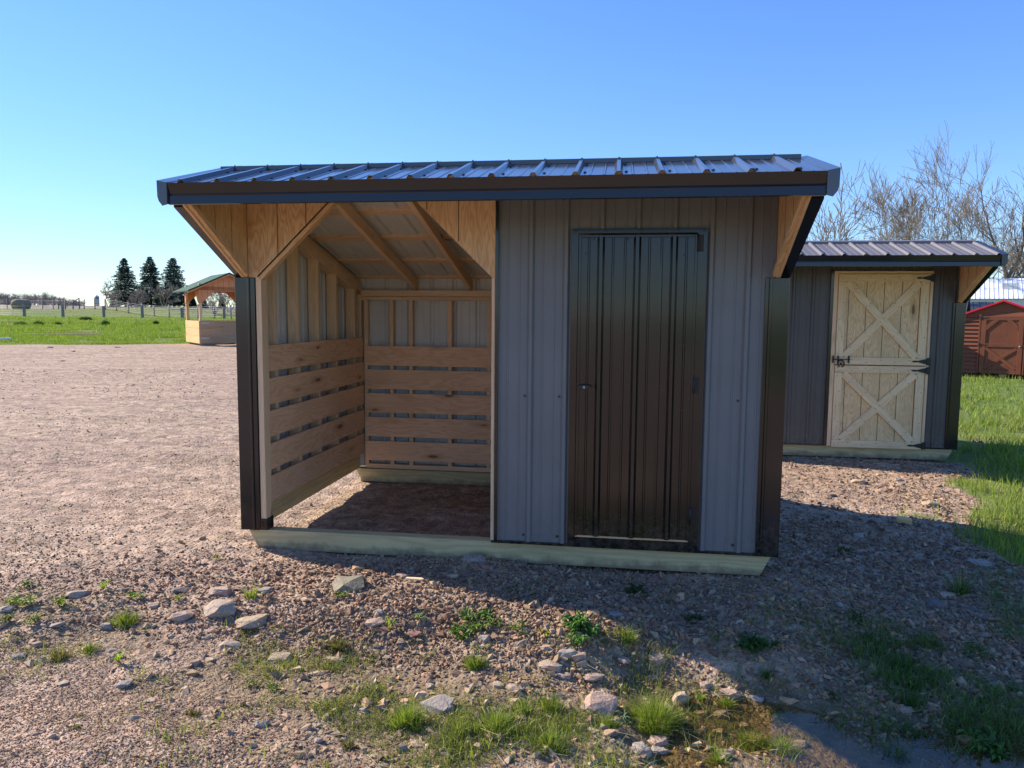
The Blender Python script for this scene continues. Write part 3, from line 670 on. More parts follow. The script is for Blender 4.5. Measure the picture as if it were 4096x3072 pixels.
# ================================================================ bale feeder (roofed) on the far side of the lot
gz_o = at(200.2, 345.2, 28.0); GZ = .27
ux = Vector((.72, .68, 0)).normalized(); ang = math.atan2(ux.y, ux.x)
gaz = empty('roofed_feeder', (gz_o[0], gz_o[1], GZ), ang, label='open wooden hay feeder with green gabled roof and boarded lower sides, at the gravel edge', cat='feeder')
GW, GD = 2.15, 2.35; zb0, zb1, zp = .09, .95, 2.15
for x in (.25, 1.5):
    b = MB(); b.prism([(.0, .0), (.45, .0), (.38, -.16), (.10, -.16)], (x-.2 if x < 1 else x, .05, .11), (1, 0, 0), (0, 0, 1), (0, 1, 0), GD-.1, vert=False); b.build('skid', M['weathered'], gaz)
for i in range(3):
    z0 = zb0+i*.288; z1 = z0+.280
    for (a, c, mm) in (((0, 0), (GW, 0), 'shadeboard'), ((0, .02), (0, GD), 'paleboard'), ((GW, .02), (GW, GD), 'paleboard'), ((0, GD), (GW, GD), 'paleboard')):  # front boards toned down for shade, side boards toned yellower for sun
        b = MB(.003); b.beam((a[0], a[1], (z0+z1)/2), (c[0], c[1], (z0+z1)/2), .035, z1-z0, (0, 0, 1)); b.build('side_board', M[mm], gaz)
for x in (.06, GW-.06):
    for y in (.06, GD-.06):
        b = MB(.004); b.box(x-.05, y-.05, .12, x+.05, y+.05, zp+.2); b.build('post', M['paleboard'], gaz)
def arch(p0, p1, h, nm):
    """gusset pair: boards under the eave with an angular arch cut out"""
    p0, p1 = Vector((*p0, 0)), Vector((*p1, 0)); L = (p1-p0).length; e = (p1-p0).normalized(); n_ = Vector((-e.y, e.x, 0))
    b = MB(); z0 = 1.62
    b.prism([(0, z0), (.10, z0), (.58, zp-.08), (L-.58, zp-.08), (L-.10, z0), (L, z0), (L, h), (0, h)], (p0.x, p0.y, 0), e, (0, 0, 1), n_, .018); b.build(nm, M['cedar'], gaz)
arch((0, -.012), (GW, -.012), 2.24, 'arch_panel'); arch((0, GD), (GW, GD), 2.24, 'arch_panel')
arch((-.012, GD), (-.012, 0), 2.24, 'arch_panel'); arch((GW+.012, 0), (GW+.012, GD), 2.24, 'arch_panel')
PK = 2.78
for y in (-.013, GD+.001):
    b = MB(); b.prism([(-.28, 2.10), (.0, 2.24), (GW, 2.24), (GW+.28, 2.10), (GW/2, PK-.08)], (0, y, .003), (1, 0, 0), (0, 0, 1), (0, 1, 0), .012)
    for k in range(10): b.box(.1+k*.2, y-.002, 1.9 if .6 > .1+k*.2 or .1+k*.2 > GW-.6 else 2.08, .108+k*.2, y, 2.12+min(k, 9-k)*.10, 1)
    b.build('gable_panel', [M['cedar'], M['groove']], gaz)
for s in (-1, 1):
    b = MB(); xe = -.42 if s < 0 else GW+.42; ze = 2.08
    b.prism([(xe, ze-.0), (GW/2, PK), (GW/2, PK-.05), (xe, ze-.05)], (0, -.22, 0), (1, 0, 0), (0, 0, 1), (0, 1, 0), GD+.44)
    b.build('roof', M['greenroof'], gaz)
    b = MB(); b.prism([(xe, ze-.052), (GW/2, PK-.052), (GW/2, PK-.10), (xe, ze-.10)], (0, -.235, 0), (1, 0, 0), (0, 0, 1), (0, 1, 0), .03); b.build('rake_board', M['cedar'], gaz)
    b = MB(); b.prism([(xe-.005*s*-1, ze+.01), (GW/2, PK+.012), (GW/2, PK-.045), (xe-.005*s*-1, ze-.045)], (0, -.25, 0), (1, 0, 0), (0, 0, 1), (0, 1, 0), .012); b.build('rake_trim', M['greenroof'], gaz)
for z in (.85, .28):
    b = MB(); b.box(.04, -.028, z, .34, -.018, z+.035); b.build('strap', M['galv'], gaz)

# ================================================================ red shed on the right
th_ = math.atan2(-.508, .862)
pk = at(998.8, 377.5, 24.7)
rs = empty('red_shed', (pk[0], pk[1], -.42), th_, label='small reddish brown wooden shed with bright red roof edge and X-braced door', cat='shed')
HWD = 1.45; zw = 2.0; zpk = 2.53
b = MB(); k = 0
for i in range(15):      # lapped siding: each course tilts out at its foot
    z0 = .12+i*.135; 
    if z0 > 2.36: break
    zt = z0+.15
    hw0 = HWD if z0 < 1.95 else HWD*(zpk-z0)/(zpk-1.98); hw1 = HWD if zt < 1.98 else HWD*(zpk-zt)/(zpk-1.98)
    hw1 = min(hw1, hw0)
    for (xa, xb_) in ((-1, 0), (0, 1)):
        pass
    q = [(-hw0, -.055, z0), (hw0, -.055, z0), (hw1, -.004, zt), (-hw1, -.004, zt)]
    o = RND.uniform(0, 50); b.quad(q, 0, [(o, 0), (o+2*hw0, 0), (o+2*hw1, .15), (o, .15)])
    b.quad([(-hw0, -.055, z0), (-hw0, -.004, z0), (hw0, -.004, z0), (hw0, -.055, z0)], 0)
b.prism([(-HWD, .12), (HWD, .12), (HWD, 1.95), (0, zpk-.03), (-HWD, 1.95)], (0, .0, 0), (1, 0, 0), (0, 0, 1), (0, 1, 0), 2.6)
b.build('siding', M['redwood'], rs)
for s in (-1, 1):
    b = MB(); b.prism([(0, zpk+.05), (s*(HWD+.12), 1.96+.0), (s*(HWD+.12), 1.90-.0), (0, zpk-.01)], (0, -.12, 0), (1, 0, 0), (0, 0, 1), (0, 1, 0), 2.85); b.build('roof', M['redtrim'], rs)
dl, dr = -.58, .60
b = MB(.003)
b.box(dl, -.075, .14, dr, -.058, 2.04); ddr = b.build('door', M['redwood'], rs)
def rb(nm, *bx):
    b = MB(.003); b.box(*bx); b.build(nm, M['redwood'], ddr)
rb('stile', dl, -.100, .14, dl+.14, -.076, 2.04); rb('stile', dr-.14, -.100, .14, dr, -.076, 2.04)
rb('rail', dl+.142, -.100, 1.91, dr-.142, -.076, 2.04); rb('rail', dl+.142, -.100, .14, dr-.142, -.076, .25); rb('rail', dl+.142, -.100, 1.02, dr-.142, -.076, 1.13)
for s in (-1, 1):
    b = MB(.003); c_ = (dl+dr)/2; b.prism([(s*.10, 1.905), (s*.26, 1.905), (s*.445, 1.73), (s*.445, 1.56)], (c_, -.100, 0), (1, 0, 0), (0, 0, 1), (0, 1, 0), .024); b.build('corner_brace', M['redwood'], ddr)
b = MB(.003); b.beam((dl+.16, -.088, .97), (dr-.16, -.088, .31), .022, .09); b.build('brace', M['redwood'], ddr)
b = MB(.003); b.beam((dl+.16, -.090, .31), (dr-.16, -.090, .97), .020, .09); b.build('brace', M['redwood'], ddr)
for z in (1.98, 1.08):
    b = MB(); b.box(dl-.05, -.112, z-.05, dl+.02, -.100, z+.05); b.box(dl+.02, -.108, z-.012, dl+.2, -.102, z+.012); b.build('hinge', M['blackiron'], ddr)
b = MB(); b.tube([(dr-.08, -.10, 1.06), (dr-.08, -.15, 1.06)], .025, 10); b.build('door_knob', M['galv'], ddr)
for x in (dl-.07, dr+.02):
    b = MB(.003); b.box(x, -.092, .12, x+.05, -.034, 2.1); b.build('casing', M['redwood'], rs)
for x in (-1.35, .0, 1.2):
    b = MB(); b.box(x, 0, -.08, x+.15, 2.6, .12); b.build('skid', M['treated'], rs)

# dark-roofed sheds and the white house beyond
def simple_shed(name, px, dd, W_, L_, hw, hr, rz, roofm, wallm, label, cat='shed', win=True, pos=None):
    p = at(px, 340, dd) if pos is None else pos; z = hz(p[0], p[1]); r = empty(name, (p[0], p[1], z), rz, label=label, cat=cat)
    b = MB(); b.prism([(-W_/2, 0), (W_/2, 0), (W_/2, hw), (0, hr-.06), (-W_/2, hw)], (0, 0, 0), (1, 0, 0), (0, 0, 1), (0, 1, 0), L_); wl = b.build('wall', wallm, r)
    for s in (-1, 1):
        b = MB(); e = Vector((s*(W_/2+.2), 0, hw-.12)); t_ = Vector((0, 0, hr)); sl_ = (t_-e); Ls = sl_.length; sl_.normalize(); nn = Vector((-sl_.z*-1*s, 0, abs(sl_.x)))
        nn = Vector((s*sl_.z, 0, abs(sl_.x)))
        b.sheet(e+Vector((0, -.2, 0)), (0, 1, 0), sl_, nn, L_+.4, Ls, .1, th=.03, rib=.03, pitch=.3); b.build('roof', [roofm, roofm], r)
    if win:
        b = MB(.003); b.box(-.45, -.03, .1, .45, -.004, 1.95); dr_ = b.build('door', wallm, r); b = MB(); b.box(.33, -.06, 1.0, .38, -.032, 1.1); b.build('handle', M['blackiron'], dr_)
    return r
simple_shed('storage_shed', 962, 36, 2.6, 3.0, 2.15, 3.15, R(62), M['roof'], M['redwood'], 'navy-roofed storage shed behind the red shed, the nearer and left one')
simple_shed('storage_shed', 987, 40, 2.4, 2.6, 2.1, 2.85, R(70), M['roof'], M['wall'], 'low navy metal roof just behind the red peak, right of the taller navy roof')
simple_shed('storage_shed', 0, 0, 2.4, 2.4, 2.0, 2.50, math.atan2(SUN.y, SUN.x)+pi, M['roof2'], M['wall2'], 'dark unseen shed added to cast shade on the red shed, behind the stable-door shed', pos=(pk[0]+SUN.x*3.2-.5, pk[1]+SUN.y*3.2+.2, 0))  # out of view, added only for its shadow on the red shed
p = at(985, 340, 60); hx, hy = p[0], p[1]
ho = empty('white_house', (hx, hy, -.5), R(-22), label='white house with ribbed white metal roof seen above the red shed', cat='house')
HL, HD, he, hr_ = 9.0, 5.0, 3.75, 5.35
b = MB(); b.prism([(0, 0), (HD, 0), (HD, he), (HD/2, hr_-.06), (0, he)], (-5.6, 0, 0), (0, 1, 0), (0, 0, 1), (1, 0, 0), 8.9)
b.build('wall', M['whitewall'], ho)
b = MB()
for i in range(36): b.box(3.301, 0.02, .1+i*.14, 3.312, HD-.02 , .12+i*.14) if .1+i*.14 < he else b.box(3.301, HD/2*((.1+i*.14-he)/(hr_-he)), .1+i*.14, 3.312, HD-HD/2*((.1+i*.14-he)/(hr_-he)), .12+i*.14)
b.build('siding_lap', M['whitewall'], ho)
for s in (0, 1):
    b = MB(); e = Vector((-5.8, -.3 if s == 0 else HD+.3, he-.12)); t_ = Vector((-5.8, HD/2, hr_)); sl_ = t_-e; Ls = sl_.length; sl_.normalize(); nn = Vector((0, -sl_.z if s == 0 else sl_.z, abs(sl_.y)))
    b.sheet(e, (1, 0, 0), sl_, nn, 9.3, Ls, .1, th=.03, rib=.035, pitch=.32)
    b.build('roof', [M['whiteroof'], M['whiteroof']], ho)
b = MB(.01)
for i in range(5): b.box(.95, .95+i*.18, he-.12+(1.25+i*.18)*.615+.05, 2.15, 1.0+i*.18, he-.12+(1.25+i*.18)*.615+.11)
b.build('snow_guard', M['whitewall'], ho)
b = MB(.01); b.box(1.2, -.03, 1.2, 2.2, -.003, 2.6); wn = b.build('window', M['trim'], ho)
b = MB(.005); b.box(1.13, -.05, 1.13, 2.27, -.031, 1.2); b.box(1.13, -.05, 2.6, 2.27, -.031, 2.67); b.box(1.13, -.05, 1.2, 1.2, -.031, 2.6); b.box(2.2, -.05, 1.2, 2.27, -.031, 2.6); b.build('frame', M['whitewall'], wn)

# ================================================================ fences, bale, silo
M['wire'] = paint('fence_wire', (.32, .32, .32), .5)
nf = empty('near_fence', at(24, 318, 74), label='near pasture fence of stout square grey posts across the green field', cat='fence'); o0 = Vector(nf.location)
A_ = np.array([-60.2, 61.25]); B_ = np.array([-24.6, 66.2]); nposts = 10; tops = []
for i in range(nposts):
    q = A_+(B_-A_)*i/(nposts-1)+np.array([RND.uniform(-.15, .15), 0]); z = hz(*q); h = 1.2+RND.uniform(-.1, .05)
    b = MB(.01); b.beam(Vector((q[0], q[1], z-.1))-o0, Vector((q[0]+RND.uniform(-.03, .03), q[1], z+h))-o0, .20, .20, (0, 1, 0)); b.build('post', M['weathered'], nf); tops.append((q, z))
b = MB()
for k in range(5):
    b.tube([Vector((q[0], q[1]-.11, z+.25+k*.21))-o0 for q, z in tops], .010, 3)
b.build('wire', M['wire'], nf)
ff = empty('far_fence', at(170, 309, 100), label='far pasture fence of round posts with a crossed timber brace, in front of the stubble', cat='fence'); o1 = Vector(ff.location)
fx = [(-60, 570, 102), (58, 572, 102), (108, 573, 102), (200, 574, 101), (345, 577, 100), (430, 579, 99.5), (472, 581, 99), (527, 583, 98.5), (590, 586, 98), (640, 580, 97.5), (678, 588, 97), (765, 595, 95), (850, 598, 93.5), (938, 603, 91.5), (1035, 611, 89), (1140, 617, 87), (1243, 622, 85), (1362, 630, 82.5), (1475, 636, 80.5), (1593, 643, 78.5), (1725, 650, 76.5), (1862, 656, 74.5), (1990, 662, 72.5)]
tops = []
for i, (u, v, dd) in enumerate(fx):
    q = at(u/8.044, (950+v/2.011)/4, dd); z = hz(q[0], q[1]); h = 1.45 if i % 2 else 1.3; r = .085 if i > 5 else .07
    b = MB(); lean = RND.uniform(-.06, .06); b.tube([Vector((q[0], q[1], z-.1))-o1, Vector((q[0]+lean, q[1], z+h))-o1], [r, r*.9], 7); b.build('post', M['weathered'], ff); tops.append(Vector((q[0], q[1], z)))
b = MB()
for k in range(6): b.tube([q+Vector((0, -.09, .22+k*.2))-o1 for q in tops], .011, 3)
for a, c in zip(tops, tops[1:]):
    n_ = int((c-a).length/.35)
    for j in range(1, n_): t = j/n_; q = a.lerp(c, t); b.tube([q+Vector((0, -.09, .22))-o1, q+Vector((0, -.09, 1.22))-o1], .006, 3)
b.build('wire', M['wire'], ff)
b = MB(); a, c = tops[7], tops[9]
b.tube([a+Vector((0, 0, 1.45))-o1, c.lerp(a, .25)+Vector((0, 0, .5))-o1], .07, 6); b.tube([a+Vector((0, 0, .3))-o1, c+Vector((0, 0, 1.45))-o1], .07, 6); b.build('cross_brace', M['weathered'], ff)

def noisy_blob(nseg, nring, fn):
    V = []; F = []
    for j in range(nring+1):
        for i in range(nseg): V.append(fn(i/nseg*2*pi, j/nring))
    for j in range(nring):
        for i in range(nseg): k = (i+1) % nseg; F.append((j*nseg+i, j*nseg+k, (j+1)*nseg+k, (j+1)*nseg+i))
    return np.array(V), np.array(F)
bl = at(21.4, 309.8, 98); bz = hz(bl[0], bl[1])
def bale(a, t):     # round bale on its side, slumped
    x = (t-.5)*2.35; e = max(0, 1-abs(2*t-1)**3.2)**.42
    r = .74*e*(1+.03*sin(5*a+t*9)+RND.uniform(-.02, .02)); y = r*sin(a); z = .66+r*cos(a)
    return (x, y*1.1, max(z, -.02))
V, F = noisy_blob(24, 16, bale)
col = np.ones((len(V), 4)); col[:, :3] = np.array([.30, .23, .15])*(1+.25*(np.random.RandomState(1).rand(len(V), 1)-.5))
hb = mesh_np('hay_bale', V, F, M['hay'], col=col, smooth=True); hb.location = (bl[0], bl[1], bz); hb.rotation_euler[2] = R(40)
tag(hb, 'large round weathered hay bale lying in the far pasture', 'bale')
sp_ = at(96.9, 300, 600); z = hz(sp_[0], sp_[1])
si = empty('silo', (sp_[0], sp_[1], z-4), label='distant grey green silo with domed top on the horizon, left of the spruces', cat='silo')
zt = at(96.9, 297, 600)[2]-(z-4)
b = MB(); b.tube([(0, 0, 0), (0, 0, zt)], 1.75, 20); b.build('tower', M['silo'], si)
b = MB(); b.tube([(0, 0, zt), (0, 0, zt+.4), (0, 0, zt+1.0), (0, 0, zt+1.4), (0, 0, zt+1.55)], [1.8, 1.6, 1.2, .6, .05], 20); b.build('dome', M['silocap'], si)

# ================================================================ trees
def tubes_np(segs, name, m_, parent=None, base=(.17, .14, .115), var=.15, sides=(6, 4, 3), seed=0):
    """segs: list of (p0,p1,r0,r1)"""
    rs_ = np.random.RandomState(seed); P0 = np.array([s[0] for s in segs]); P1 = np.array([s[1] for s in segs]); r0 = np.array([s[2] for s in segs]); r1 = np.array([s[3] for s in segs])
    rmax = r0.max(); Vs = []; Fs = []; Cs = []; off = 0
    for n_, msk in ((sides[0], r0 > rmax*.3), (sides[1], (r0 <= rmax*.3) & (r0 > rmax*.08)), (sides[2], r0 <= rmax*.08)):
        if not msk.any(): continue
        a = P1[msk]-P0[msk]; L = np.linalg.norm(a, axis=1, keepdims=True)+1e-9; a = a/L
        up = np.where(np.abs(a[:, 2:3]) > .9, np.array([[1., 0, 0]]), np.array([[0, 0, 1.]])); u = np.cross(a, up); u /= np.linalg.norm(u, axis=1, keepdims=True); v = np.cross(a, u)
        k = msk.sum(); th = np.arange(n_)*2*pi/n_
        c = np.cos(th)[None, :, None]; s_ = np.sin(th)[None, :, None]
        ring = u[:, None]*c+v[:, None]*s_
        A = P0[msk][:, None]+ring*r0[msk][:, None, None]; B = P1[msk][:, None]+ring*r1[msk][:, None, None]
        vv = np.concatenate([A, B], 1).reshape(-1, 3); idx = np.arange(k)[:, None]*2*n_+np.arange(n_)[None]
        nx_ = np.arange(k)[:, None]*2*n_+(np.arange(n_)[None]+1) % n_
        f = np.stack([idx, nx_, nx_+n_, idx+n_], 2).reshape(-1, 4)+off; off += len(vv); Vs.append(vv); Fs.append(f)
        cc = np.ones((k, 2*n_, 4)); cc[:, :, :3] = np.array(base)*(1+var*(rs_.rand(k, 1, 1)*2-1)); Cs.append(cc.reshape(-1, 4))
    return mesh_np(name, np.concatenate(Vs), np.concatenate(Fs), m_, parent, np.concatenate(Cs), smooth=True)
def grow(rg, p, d, L, r, lvl, out, maxl, spread=.6, up=.12, nseg=5, minr=.006, kids=(3, 5)):
    p = Vector(p); d = Vector(d).normalized(); n_ = nseg if lvl < 2 else max(3, nseg-1)
    kid = rg.randint(*kids) if lvl < maxl else 0; ks = [rg.uniform(.25, 1.0) for _ in range(kid)]; ks.sort()
    for i in range(n_):
        t0, t1 = i/n_, (i+1)/n_; rr0 = max(minr, r*(1-.62*t0)); rr1 = max(minr, r*(1-.62*t1))
        d = (d+Vector((rg.gauss(0, .11), rg.gauss(0, .11), rg.gauss(0, .07)+up*.35))).normalized(); q = p+d*(L/n_)
        out[0 if lvl == 0 else 1].append((tuple(p), tuple(q), rr0, rr1))
        for kt in [k for k in ks if t0 < k <= t1]:
            a = rg.uniform(0, 2*pi); ax = d.orthogonal().normalized(); ax = Matrix.Rotation(a, 3, d) @ ax
            an = spread*rg.uniform(.7, 1.3); nd = d*cos(an)+ax*sin(an); pp = p.lerp(q, rg.random())
            grow(rg, pp, nd, L*rg.uniform(.55, .82)*(1-.25*kt), rr1*rg.uniform(.5, .72), lvl+1, out, maxl, spread, up, nseg, minr, kids)
        p = q
    if lvl < maxl:
        for s in (-1, 1):
            a = rg.uniform(0, 2*pi); ax = Matrix.Rotation(a, 3, d) @ d.orthogonal().normalized(); nd = d*cos(spread*.6)+ax*sin(spread*.6)*s
            grow(rg, p, nd, L*rg.uniform(.6, .8), r*.38, lvl+1, out, maxl, spread, up, nseg, minr, kids)
def bare_tree(name, loc, L, r, seed, label, dirs=((0, 0, 1),), maxl=5, spread=.60, minr=.014, base=(.25, .20, .15), group=None, up=.10, kids=(1, 3), cat='tree'):
    rg = random.Random(seed); out = ([], [])
    for i, dd in enumerate(dirs): grow(rg, (0.12*i, 0, -.2), dd, L*(1 if i == 0 else rg.uniform(.8, 1)), r*(1 if i == 0 else .75), 0, out, maxl, spread, up, 6, minr, kids)
    root = empty(name, loc, label=label, cat=cat, group=group)
    tubes_np(out[0], 'trunk', M['bark'], root, base, seed=seed); tubes_np(out[1], 'crown', M['bark'], root, base, seed=seed+1)
    return root, len(out[1])
def tree_at(name, px, dd, *a, **k):
    p = at(px, 330, dd); return bare_tree(name, (p[0], p[1], hz(p[0], p[1])-.1), *a, **k)
T_ = [
 (806, 46, 4.0, .20, 11, 'bare spreading tree whose crown shows between the two shed roofs', ((.05, 0, 1), (.5, .1, 1)), 4),
 (868, 70, 4.4, .17, 12, 'low bare tree, leftmost of the row above the second shed roof', ((-.3, 0, 1), (.2, 0, 1)), 4),
 (905, 68, 5.9, .23, 13, 'tall bare multi-stemmed tree rising above the middle of the second shed roof', ((.05, 0, 1), (-.45, 0, 1), (.45, 0, 1)), 5),
 (950, 68, 6.0, .25, 14, 'tall bare tree above the door of the second shed, between two taller neighbours', ((.0, 0, 1), (.45, 0, .9)), 5),
 (990, 70, 5.2, .28, 15, 'tallest bare tree, rising above the right end of the second shed roof', ((-.08, 0, 1), (.35, 0, 1), (-.45, 0, .8)), 5),
 (1045, 72, 5.5, .3, 16, 'bare tree partly cut off by the right edge, behind the white house', ((-.1, 0, 1), (.3, 0, 1)), 5),
]
for px, dd, L, r, sd, lb, dirs, ml in T_: tree_at('bare_tree', px, dd, L, r, sd, lb, dirs, ml, group='bare trees behind the second shed')
# large leaning trunk close behind the white house
p = at(976, 320, 68); bare_tree('leaning_tree', (p[0], p[1], -.6), 6.8, .50, 21, 'thick-trunked bare tree leaning right just above the white metal roof', ((.62, .0, .62),), 4, .5, minr=.015, kids=(2, 3), base=(.22, .17, .135))
# spruces
def spruce(px, ytop, dd, seed, wid, label):
    rg = random.Random(seed); b0 = at(px, 309.5, dd); z0 = hz(b0[0], b0[1]); H = at(px, ytop, dd)[2]-z0
    root = empty('spruce_tree', (b0[0], b0[1], z0), label=label, cat='tree', group='row of three spruces')
    out = [((0, 0, 0), (0, 0, H*.5), .16, .1), ((0, 0, H*.5), (0, 0, H*.98), .1, .02)]
    V = []; F = []; Cc = []
    z = H*.07
    while z < H:
        t = z/H; ln = wid*1.3*(1-t)**.72*rg.uniform(.8, 1.12)+.08; nb = 9 if t < .8 else 6; a0 = rg.random()*6
        for k in range(nb):
            a = a0+k*2*pi/nb+rg.uniform(-.25, .25); l = ln*rg.uniform(.65, 1.22); dr = Vector((cos(a), sin(a), 0)); droop = .30-.75*max(0, t-.35)
            tip = Vector((0, 0, z))+dr*l+Vector((0, 0, -droop*l+.12*l)); out.append(((0, 0, z), tuple(tip), .028, .008))
            for j in range(int(16+l*42)):
                s = rg.uniform(.12, 1.04)**.75; p = Vector((0, 0, z))+dr*(l*s)+Vector((0, 0, -droop*l*s*s+.1*l*s)); sd = Vector((-sin(a), cos(a), 0)); ww = .10+.17*(1-s)*l*.6
                p = p+sd*rg.uniform(-1, 1)*ww*1.6+Vector((0, 0, rg.uniform(-.10, .06))); e = Vector((rg.gauss(dr.x, .7), rg.gauss(dr.y, .7), rg.gauss(-.1, .4))).normalized()*rg.uniform(.10, .22); f_ = e.cross(Vector((rg.gauss(0, 1), rg.gauss(0, 1), 1))).normalized()*rg.uniform(.03, .055)
                i = len(V); V += [p-f_, p+f_, p+e+f_*.3, p+e-f_*.3]; F.append((i, i+1, i+2, i+3)); c = rg.uniform(.6, 1.5); Cc += [(.055*c, .095*c, .066*c, 1)]*4
        z += H*.026*rg.uniform(.8, 1.3)
    tubes_np(out, 'trunk', M['bark'], root, (.10, .08, .065), seed=seed)
    mesh_np('crown', [tuple(v) for v in V], F, M['needles'], root, Cc)
spruce(126.0, 259, 110, 31, 1.95, 'leftmost of the three dark spruces, beside a small bare tree')
spruce(151.5, 257, 109, 32, 1.95, 'middle and tallest of the three dark spruces')
spruce(174.5, 258.5, 108, 33, 2.0, 'rightmost of the three dark spruces, next to the green-roofed feeder')
for i, (px, dd, L, sd, lb) in enumerate(((109, 104, 1.5, 41, 'small bare tree left of the spruces, near the silo'), (138, 102, 1.2, 42, 'grey bare bush between the left and middle spruces'), (165, 98, 1.5, 43, 'grey bare apple-like tree in front of the right spruce'), (214, 92, 1.5, 44, 'slim bare tree seen through the arch of the feeder'), (229, 96, 1.4, 45, 'small bare tree seen at the right of the feeder arch'))):
    tree_at('small_bare_tree', px, dd, L, .09, sd, lb, ((-.25, 0, 1), (.35, 0, 1), (0, .3, 1)), 4, .7, minr=.015, base=(.33, .28, .23), kids=(1, 3), up=.08)
def small_spruce(px, ytop, dd, seed, label):
    rg = random.Random(seed); b0 = at(px, 311, dd); z0 = hz(b0[0], b0[1]); H = at(px, ytop, dd)[2]-z0; V = []; F = []; Cc = []
    root = empty('young_spruce', (b0[0], b0[1], z0), label=label, cat='tree')
    for j in range(2600):
        t = rg.random()**1.25; a = rg.random()*2*pi; r = 1.0*H*.36*(1-t)*sqrt(rg.random())*(1+.25*sin(a*5+t*30)); p = Vector((r*cos(a), r*sin(a), t*H*.97+.1)); e = Vector((cos(a), sin(a), rg.gauss(-.1, .5))).normalized()*.17; f_ = e.cross(Vector((rg.gauss(0, 1), rg.gauss(0, 1), 1))).normalized()*.05
        i = len(V); V += [p-f_, p+f_, p+e]; F.append((i, i+1, i+2)); c = rg.uniform(.6, 1.3); Cc += [(.032*c, .058*c, .038*c, 1)]*3
    mesh_np('crown', [tuple(v) for v in V], F, M['needles'], root, Cc); tubes_np([((0, 0, 0), (0, 0, H*.8), .07, .02)], 'trunk', M['bark'], root, (.1, .08, .065))
small_spruce(113, 300, 106, 51, 'small dark spruce at the foot of the leftmost big spruce')
small_spruce(193, 296, 104, 52, 'young spruce seen between the left posts of the feeder')
small_spruce(204, 297, 100, 53, 'young spruce seen through the left part of the feeder arch')
small_spruce(222, 298, 101, 54, 'young spruce seen through the right part of the feeder arch')
# far wood on the hill
rg = random.Random(5); segs = []
for i in range(190):
    px = rg.uniform(-60, 84); dd = rg.uniform(300, 345); k = 1-max(0, (px-45)/42)*.62; q = at(px, 305, dd); z = hz(q[0], q[1])-1; Ht = (6.2*k+1)*rg.uniform(.7, 1.15)
    p0 = Vector((q[0], q[1], z)); segs.append((tuple(p0), tuple(p0+Vector((0, 0, Ht*.75))), .16, .07))
    for j in range(26):
        t = rg.uniform(.2, .75); a = rg.random()*6.28; b0 = p0+Vector((0, 0, Ht*t)); l = Ht*.34*(1.1-t); e = b0+Vector((cos(a)*l, sin(a)*l, l*rg.uniform(.5, 1.2))); segs.append((tuple(b0), tuple(e), .055, .03))
        for m_ in range(2): s = b0.lerp(e, rg.uniform(.4, .9)); segs.append((tuple(s), tuple(s+Vector((rg.gauss(0, .5), rg.gauss(0, .5), rg.uniform(.3, 1.1)))), .035, .02))
tag(tubes_np(segs, 'far_wood', M['bark'], base=(.27, .235, .22), sides=(4, 3, 3)), 'distant leafless wood along the hilltop at the far left', 'wood', kind='stuff')

# ================================================================ stones
RS = np.random.RandomState(3)
def stone_base(seed, k=14):
    import bmesh
    bm = bmesh.new(); r = random.Random(seed)
    for i in range(k):
        a = r.random()*2*pi; z = r.uniform(-1, 1); s = sqrt(1-z*z); q = r.uniform(.8, 1.1); bm.verts.new((s*cos(a)*q, s*sin(a)*q*.85, z*.7*q))
    bmesh.ops.convex_hull(bm, input=bm.verts); loose = [v for v in bm.verts if not v.link_faces]; bmesh.ops.delete(bm, geom=loose, context='VERTS')
    bmesh.ops.triangulate(bm, faces=bm.faces); bm.verts.index_update()
    V = np.array([v.co[:] for v in bm.verts]); F = np.array([[v.index for v in f.verts] for f in bm.faces]); bm.free(); return V, F
BASES = [stone_base(i, 9+i % 4) for i in range(8)]
PAL = np.array([1.05, .93, .72])*np.array([(.36, .235, .195), (.42, .30, .255), (.30, .20, .17), (.46, .355, .30), (.34, .305, .28), (.26, .225, .215), (.50, .42, .35), (.40, .245, .18), (.22, .16, .145), (.44, .33, .24)])
def scatter(P, rad, name, tone=None, bright=1.0, flat=(.55, .95), pal=PAL):
    Vs = []; Fs = []; Cs = []; off = 0; which = RS.randint(0, 8, len(P))
    for k, (bv, bf) in enumerate(BASES):
        m_ = which == k; n_ = m_.sum()
        if not n_: continue
        p = P[m_]; r = rad[m_]; q = RS.normal(size=(n_, 4)); q[:, 1:3] *= .35; q /= np.linalg.norm(q, axis=1, keepdims=True); w_, x, y, z = q.T
        Rm = np.stack([1-2*(y*y+z*z), 2*(x*y-z*w_), 2*(x*z+y*w_), 2*(x*y+z*w_), 1-2*(x*x+z*z), 2*(y*z-x*w_), 2*(x*z-y*w_), 2*(y*z+x*w_), 1-2*(x*x+y*y)], 1).reshape(-1, 3, 3)
        sc = np.stack([RS.uniform(.8, 1.35, n_), RS.uniform(.75, 1.1, n_), RS.uniform(*flat, n_)], 1)
        v = np.einsum('nij,nkj->nki', Rm, bv[None]*sc[:, None])*r[:, None, None]+p[:, None]
        f = bf[None]+np.arange(n_)[:, None, None]*len(bv)+off; off += n_*len(bv)
        c = np.ones((n_, len(bv), 4)); cc = pal[RS.randint(0, len(pal), n_)]*RS.uniform(.72, 1.2, (n_, 1))*bright*(1 if tone is None else tone[m_][:, None]); c[:, :, :3] = cc[:, None]
        Vs.append(v.reshape(-1, 3)); Fs.append(f.reshape(-1, 3)); Cs.append(c.reshape(-1, 4))
    return mesh_np(name, np.concatenate(Vs), np.concatenate(Fs), M['stones'], col=np.concatenate(Cs))
